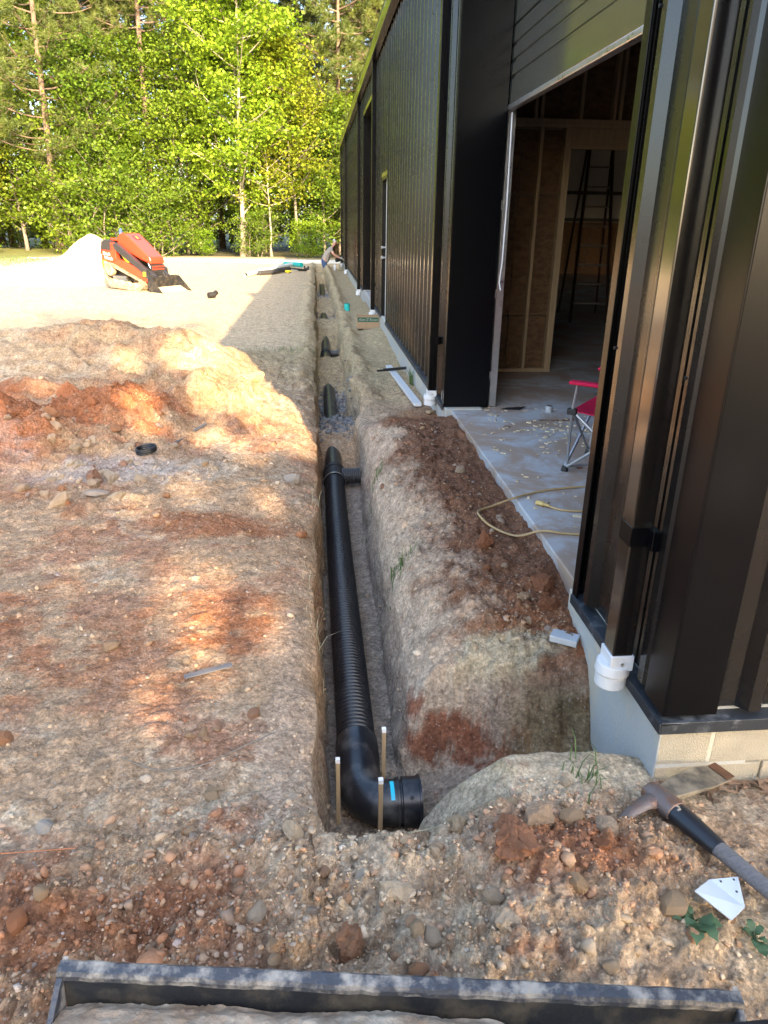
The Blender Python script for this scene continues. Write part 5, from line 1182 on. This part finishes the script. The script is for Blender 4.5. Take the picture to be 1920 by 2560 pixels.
place_rock('rock_slab', big(7, 'stone_grey', .3, (1, .6, .25)), -1.50, 4.66, .10, 'flat grey stone behind the pale crumbling slab', 'stone', rot=(0, .1, .2))
place_rock('clay_clod', big(8, 'clay_brown', .4), -.28, 2.36, .034, 'single brown clod near the lip of the trench', 'clod')
for i, (dx, dy, s) in enumerate(((0, 0, .03), (.05, .03, .022), (-.045, -.02, .024), (.02, -.045, .02), (-.01, .05, .018))):
    place_rock('clay_clod', RK['clay_tan'][i], -.46 + dx, 2.24 + dy, s, 'ochre clod in the small cluster left of the stakes', 'clod', 'ochre clods clustered left of the trench')
place_rock('clay_clod', big(9, 'stone_pale', .45, (.75, .7, 1)), .63, 1.60, .058, 'tall pale rock on the spoil between trench end and mattock', 'stone', sink=.2, rot=(0, .15, .4))
place_rock('clay_clod', big(10, 'stone_pale', .45), .83, 1.575, .042, 'pale rounded rock just below the mattock pick tip', 'stone')
place_rock('clay_clod', big(11, 'clay_tan', .6), .40, 1.67, .055, 'orange tan clod at the right rim of the trench end', 'clod')
place_rock('clay_clod', big(12, 'clay_brown', .7, (.6, .9, .6)), .05, 1.33, .065, 'dark red clay lump in the middle of the spoil heap', 'clod', sink=.36)
place_rock('clay_clod', big(32, 'clay_brown', .7, (.8, .9, .5)), .52, 1.50, .09, 'dark red clay lump beside the tall pale rock', 'clod', sink=.40)
place_rock('rock_slab', big(13, 'stone_pale', .35, (1, .6, .4)), .20, 1.44, .060, 'flat pale rock in the middle of the spoil heap', 'stone')
place_rock('rock_slab', big(14, 'stone_pale', .4), .46, 1.29, .050, 'pale angular rock behind the bucket lip', 'stone')
place_rock('rock_slab', big(33, 'stone_pale', .4, (.6, 1, .6)), .44, 1.37, .045, 'upright pale rock next to the dark red lump', 'stone')
place_rock('stone', big(15, 'stone_grey', .2, (1, .85, .8)), -.88, 1.80, .032, 'smooth blue grey stone on the left clay', 'stone')
place_rock('clay_clod', big(16, 'clay_tan', .5), .94, 2.90, .040, 'yellowish stone on the brown clay near the slab corner', 'clod')
place_rock('clay_clod', big(17, 'clay_brown', .6), 1.05, 2.98, .075, 'brown clay clod against the slab edge', 'clod')
place_rock('clay_clod', big(34, 'clay_brown', .6), 1.03, 2.82, .060, 'brown clay clod between slab edge and corner flashing', 'clod')
place_rock('clay_clod', big(18, 'clay_brown', .6, (.8, .8, 1)), .87, 3.42, .055, 'brown lump sticking up from the bank by the slab', 'clod')
place_rock('clay_clod', big(19, 'clay_red', .5), .785, 1.49, .034, 'orange red clod in the crumbs left of the mattock handle', 'clod')
place_rock('clay_clod', big(20, 'clay_red', .3, (1, .9, .8)), .925, 1.225, .022, 'round orange clod beside the low green weed', 'clod')
place_rock('clay_clod', big(21, 'stone_pale', .4), -.10, 1.66, .045, 'pale rock on the left rim of the trench end', 'stone')

CL = {'clay_red': ('red clay lump among the rubble of the left heap', 'red lumps of the left heap'), 'clay_brown': ('dark brown clay lump among the rubble of the left heap', 'brown lumps of the left heap'), 'stone_pale': ('pale angular rubble stone on the left heap', 'pale rubble of the left heap')}
rgl = np.random.default_rng(21)
for i in range(54):
    m_ = ('clay_red', 'clay_brown', 'stone_pale', 'stone_pale')[i % 4]
    if m_ == 'stone_pale': x, y, s = rgl.normal(-1.75, .35), rgl.normal(5.2, .35), rgl.uniform(.03, .065)
    else: x, y, s = rgl.normal(-2.3, .55), rgl.normal(6.3, .8), float(np.clip(rgl.lognormal(-2.9, .4), .035, .12))
    me = rock_mesh(500 + i, m_, 3, .5, (1, .85, .8)); place_rock('clay_clod' if m_ != 'stone_pale' else 'stone', me, x, y, s, CL[m_][0], 'clod' if m_ != 'stone_pale' else 'stone', CL[m_][1], sink=.36)
def scatter(n, rg):
    out = []
    while len(out) < n:
        m_ = 4 * n; q = rg.uniform(size=m_); N = rg.normal; Un = rg.uniform
        x = np.select([q < .42, q < .50, q < .86, q < .91, q < .95], [N(-.15, .66, m_), N(.82, .2, m_), Un(-3.2, -.08, m_), N(.95, .12, m_), N(-2.2, .6, m_)], Un(.42, 1.05, m_))
        y = np.select([q < .42, q < .50, q < .86, q < .91, q < .95], [1.0 + np.abs(N(.35, .30, m_)), N(1.55, .14, m_), Un(1.4, 6.6, m_), N(2.75, .16, m_), N(6.2, .6, m_)], Un(2.7, 6.0, m_))
        ok = (y > .95) & ~((x > 1.08) & (y > 1.8)) & (x < 1.6) & ~((x > xl_of(y) - .04) & (x < xr_of(y) + .05) & (y > 1.72)) & (x > -y * .55 - .5) & ~((x > .36) & (y > 1.86) & (y < 2.66))
        ok &= (fbm(x * 3.2, y * 3.2, 111, 4, .6) * 1.3 + .30 > rg.uniform(-.6, 1, m_))
        out += list(zip(x[ok].tolist(), y[ok].tolist()))
    return out[:n]
rgs = np.random.default_rng(77)
LBL = {'stone_pale': 'loose pale stone scattered on the excavated clay', 'stone_grey': 'loose blue grey stone scattered on the excavated clay', 'clay_red': 'loose red clay clod scattered on the excavated clay', 'clay_tan': 'loose tan clay clod scattered on the excavated clay'}
GRP = {'stone_pale': 'loose pale stones', 'stone_grey': 'loose grey stones', 'clay_red': 'loose red clods', 'clay_tan': 'loose tan clods'}
for i, (x, y) in enumerate(scatter(200, rgs)):
    s = float(np.clip(rgs.lognormal(-4.0, .42), .010, .05)) * (1 + .16 * max(0, y - 2))
    m_ = rgs.choice(['stone_pale', 'stone_grey', 'clay_red', 'clay_tan'], p=[.34, .06, .26, .34])
    place_rock('stone' if m_.startswith('stone') else 'clod', RK[m_][i % 6], x, y, s, LBL[m_], 'stone' if m_.startswith('stone') else 'clod', GRP[m_])
# pebbles and crumbs too small and too many to pick apart
ico = bmesh.new(); bmesh.ops.create_icosphere(ico, subdivisions=1, radius=1); IV = np.array([v.co[:] for v in ico.verts]); IF = np.array([[v.index for v in f.verts] for f in ico.faces]); ico.free()
def pebbles(name, pos, size, mat_, label, squash=.7):
    pos = np.array(pos); n = len(pos); z = ground_z(pos[:, 0], pos[:, 1]); rg = np.random.default_rng(n)
    s = size[:, None, None] * rg.uniform(.5, 1.35, (n, 1, 3)); q = rg.normal(size=(n, 4)); q /= np.linalg.norm(q, axis=1)[:, None]; w, a, b, c = q.T
    Rm = np.stack([1 - 2 * (b * b + c * c), 2 * (a * b - c * w), 2 * (a * c + b * w), 2 * (a * b + c * w), 1 - 2 * (a * a + c * c), 2 * (b * c - a * w), 2 * (a * c - b * w), 2 * (b * c + a * w), 1 - 2 * (a * a + b * b)], -1).reshape(n, 3, 3)
    V = (IV[None] * np.clip(1 + .30 * rg.normal(size=(n, len(IV), 1)), .45, 1.6)) * s; V = np.einsum('nij,nvj->nvi', Rm, V); V[:, :, 2] *= squash
    V += np.stack([pos[:, 0], pos[:, 1], z + size * .02], -1)[:, None]; F = IF[None] + (np.arange(n) * len(IV))[:, None, None]
    me = np_mesh(name, V.reshape(-1, 3), tris=F.reshape(-1, 3))
    if mat_ in CB:
        c = ground_col(pos[:, 0], pos[:, 1], z); c = (c * .58 + np.array(CB[mat_]) * .42) * rg.uniform(.75, 1.3, (n, 1)); c = np.concatenate([c, np.ones((n, 1))], 1)
        ca_ = me.color_attributes.new('soil', 'FLOAT_COLOR', 'POINT'); ca_.data.foreach_set('color', np.repeat(c, len(IV), 0).astype(np.float32).ravel()); mat_ = 'pebble'
    o = link(name, me, mat_); tag(o, label, None, None, 'stuff'); return o
for m_, n, mu in (('stone_pale', 4200, -5.6), ('clay_red', 4500, -5.55), ('clay_tan', 5500, -5.55), ('stone_grey', 500, -5.5)):
    p = scatter(n, rgs); sz = np.clip(rgs.lognormal(mu, .58, n), .0018, .022) * (1 + .10 * np.clip(np.array(p)[:, 1] - 2, 0, 5))
    if m_ == 'clay_red':   # red crumbs gather where the clay is red
        p = [(x, y) if rgs.uniform() < .6 else ((rgs.normal(.80, .20), rgs.normal(1.54, .13)) if rgs.uniform() < .5 else (rgs.normal(-.6, .35), rgs.normal(1.45, .22))) for x, y in p]
    pebbles('pebbles', p, sz, m_, {'stone_pale': 'fine pale pebbles over the clay', 'clay_red': 'fine red clay crumbs over the spoil', 'clay_tan': 'fine tan crumbs over the spoil', 'stone_grey': 'fine grey pebbles over the clay'}[m_])
# gravel bedding round the pipe, crumbs on the trench floor
gp = [(rgs.uniform(.0, .40), rgs.choice([rgs.normal(9.2, .35), rgs.normal(8.0, .3), rgs.normal(17.4, .5), rgs.normal(23.2, .9)])) for i in range(2600)]
pebbles('gravel', gp, rgs.uniform(.010, .024, 2600), 'gravel', 'dark grey gravel bedding in the trench')
gp = [(rgs.uniform(.0, .36), rgs.uniform(2.15, 6.8) if rgs.uniform() < .5 else rgs.uniform(2.12, 2.35)) for i in range(900)]
pebbles('trench_crumbs', gp, np.clip(rgs.lognormal(-5.0, .45, 900), .003, .018), 'clay_tan', 'clay crumbs on the trench floor')
# chips on the slab
pos = [(rgs.uniform(1.25, 2.6), rgs.uniform(3.4, 6.3)) for i in range(150)] + [(rgs.normal(1.95, .22), rgs.normal(5.55, .18)) for i in range(70)]
V = []; F = []
for x, y in pos:
    a = rgs.uniform(0, 6.28); l = rgs.uniform(.006, .026); w = l * rgs.uniform(.3, .7); c, s = math.cos(a), math.sin(a); b = len(V)
    for dx, dy, dz in ((-l, -w, .001), (l, -w, .001), (l, w, .001), (-l, w, .001), (-l * .8, -w * .8, .008), (l * .8, -w * .8, .006), (l * .8, w * .8, .007), (-l * .8, w * .8, .005)): V.append((x + dx * c - dy * s, y + dx * s + dy * c, dz))
    F += [(b + 4, b + 5, b + 6, b + 7), (b, b + 1, b + 5, b + 4), (b + 1, b + 2, b + 6, b + 5), (b + 2, b + 3, b + 7, b + 6), (b + 3, b, b + 4, b + 7)]
tag(link('slab_debris', new_mesh('slab_debris', V, F), 'chips'), 'small clay and wood chips strewn on the slab', None, None, 'stuff')
# grass and weeds
def blades(name, pts, mat_, label, kind='stuff', cat=None, h=(.05, .12), w=.0016, spread=.6, droop=.5):
    V = []; F = []
    pa = np.array(pts); zs__ = ground_z(pa[:, 0], pa[:, 1], False)
    for (x, y), z in zip(pts, zs__):
        z = z - .004; a = rgs.uniform(0, 6.28); H_ = rgs.uniform(*h); d = np.array((math.cos(a), math.sin(a), 0)) * spread * H_ * rgs.uniform(.3, 1); sd_ = np.array((-math.sin(a), math.cos(a), 0)) * w
        p = [np.array((x, y, z)), np.array((x, y, z + H_ * .6)) + d * .35, np.array((x, y, z + H_ * (1 - droop * rgs.uniform(0, .8)))) + d]; b = len(V)
        V += [p[0] - sd_, p[0] + sd_, p[1] + sd_ * .8, p[1] - sd_ * .8, p[2]]; F += [(b, b + 1, b + 2, b + 3), (b + 3, b + 2, b + 4)]
    o = link(name, new_mesh(name, V, F), mat_); tag(o, label, cat, None, kind); return o
pts = [(rgs.normal(-.03, .03), rgs.choice([rgs.normal(3.6, .25), rgs.normal(3.1, .15), rgs.normal(4.6, .3)])) for i in range(130)]
blades('dry_grass', pts, 'drygrass', 'dry grass stalks hanging over the left lip of the trench', h=(.05, .13), spread=1.3, droop=.9)
for cx, cy, n, lab in ((.42, 3.60, 60, 'green grass tuft on the bank beside the corrugated pipe'), (.40, 5.0, 40, 'thin green grass tuft on the bank near the tee'), (.87, 1.86, 26, 'small green grass tuft by the mattock head'), (-.50, 10.7, 120, 'flattened green grass patch on the shaded ground left of the trench')):
    sx, sy = (.3, .12) if cy > 9 else (.035, .06); blades('grass_tuft', [(rgs.normal(cx, sx), rgs.normal(cy, sy)) for i in range(n)], 'grass', lab, 'stuff', 'grass', h=(.05, .12), w=.0025, spread=1.0, droop=.8)
blades('grass_tuft', [(1.085 + rgs.normal(0, .012), 8.35 + rgs.normal(0, .04)) for i in range(24)], 'grass', 'yellow green grass tuft against the foundation near the white offcut', None, 'grass', h=(.12, .30), w=.004, spread=.4)
blades('clearing_grass', [(rgs.uniform(-30, -11), rgs.uniform(26, 34.2)) for i in range(5000)], 'grass', 'short grass along the left edge of the sunlit sand', h=(.06, .16), w=.012, spread=.6)
def weed(x, y, leaves, label):
    o = empty('weed', (x, y, gz(x, y))); tag(o, label, 'weed')
    for i, (a, l, el) in enumerate(leaves):
        n = 7; V = []; F = []
        for j in range(n + 1):
            t = j / n; w = l * .30 * math.sin(math.pi * min(1, t * 1.02) ** .75) * (1 + (.28 if j % 2 else -.12)); r = l * (.18 + t); z = .012 + el * math.sin(t * 2.4) * l + .05 * l * math.sin(9 * t + i)
            for s in (-1, 0, 1): V.append((r * math.cos(a) - s * w * math.sin(a), r * math.sin(a) + s * w * math.cos(a), z + (.12 * w if s else 0)))
        for j in range(n):
            for k in range(2): q = j * 3 + k; F.append((q, q + 1, q + 4, q + 3))
        link('leaf', new_mesh('leaf', V, F, True), 'weed', o)
    b = MB()
    for a, l, el in leaves: b.tube([(0, 0, 0), (l * .12 * math.cos(a), l * .12 * math.sin(a), .012), (l * .22 * math.cos(a), l * .22 * math.sin(a), .014 + el * l * .4)], .0016, 5)
    b.build('stem', 'weed', o)
weed(.955, 1.275, [(2.4, .05, .3), (3.2, .055, .25), (4.3, .075, .2), (5.0, .07, .25), (5.7, .06, .25), (3.8, .045, .5), (1.9, .03, .5)], 'low toothed dark green weed beside the white metal scrap')
weed(1.105, 1.235, [(.5, .03, .6), (1.6, .035, .6), (2.8, .03, .6), (4.2, .035, .3), (5.2, .03, .5), (4.6, .055, .15)], 'small round leaved weed beside the bucket end')
# leaf litter under the gable
V = []; F = []
for i in range(150):
    x = rgs.uniform(1.13, 1.75); y = 1.862 - abs(rgs.normal(0, .035)); z = gz(x, y) + .006; a = rgs.uniform(0, 6.28); l = rgs.uniform(.012, .04); w = l * rgs.uniform(.15, .45); b = len(V); tz_ = rgs.uniform(-.3, .5)
    for dx, dy, dz in ((-l, 0, 0), (0, -w, .004), (l, 0, l * tz_), (0, w, .004)): V.append((x + dx * math.cos(a) - dy * math.sin(a), min(1.855, y + dx * math.sin(a) + dy * math.cos(a)), z + dz))
    F.append((b, b + 1, b + 2, b + 3))
tag(link('leaf_litter', new_mesh('leaf_litter', V, F), 'litter'), 'dry brown leaves along the foot of the block foundation', None, None, 'stuff')
# fallen twigs
for i, pts_ in enumerate(([(-.72, 2.10), (-.58, 2.03), (-.44, 2.06), (-.30, 2.16), (-.2, 2.24)], [(-1.15, 1.72), (-.95, 1.70), (-.75, 1.69)], [(.17, 1.62), (.30, 1.68), (.42, 1.72)])):
    o = MB().tube(smooth_path([(x, y, gz(x, y) + .010) for x, y in pts_], 4), .0022, 5).build('twig', ['greybark', 'clay_red', 'drygrass'][i], None, True); tag(o, ['long curved brown root lying left of the trench', 'thin reddish root on the left clay', 'pale dry straw on the spoil at the trench end'][i], 'twig')
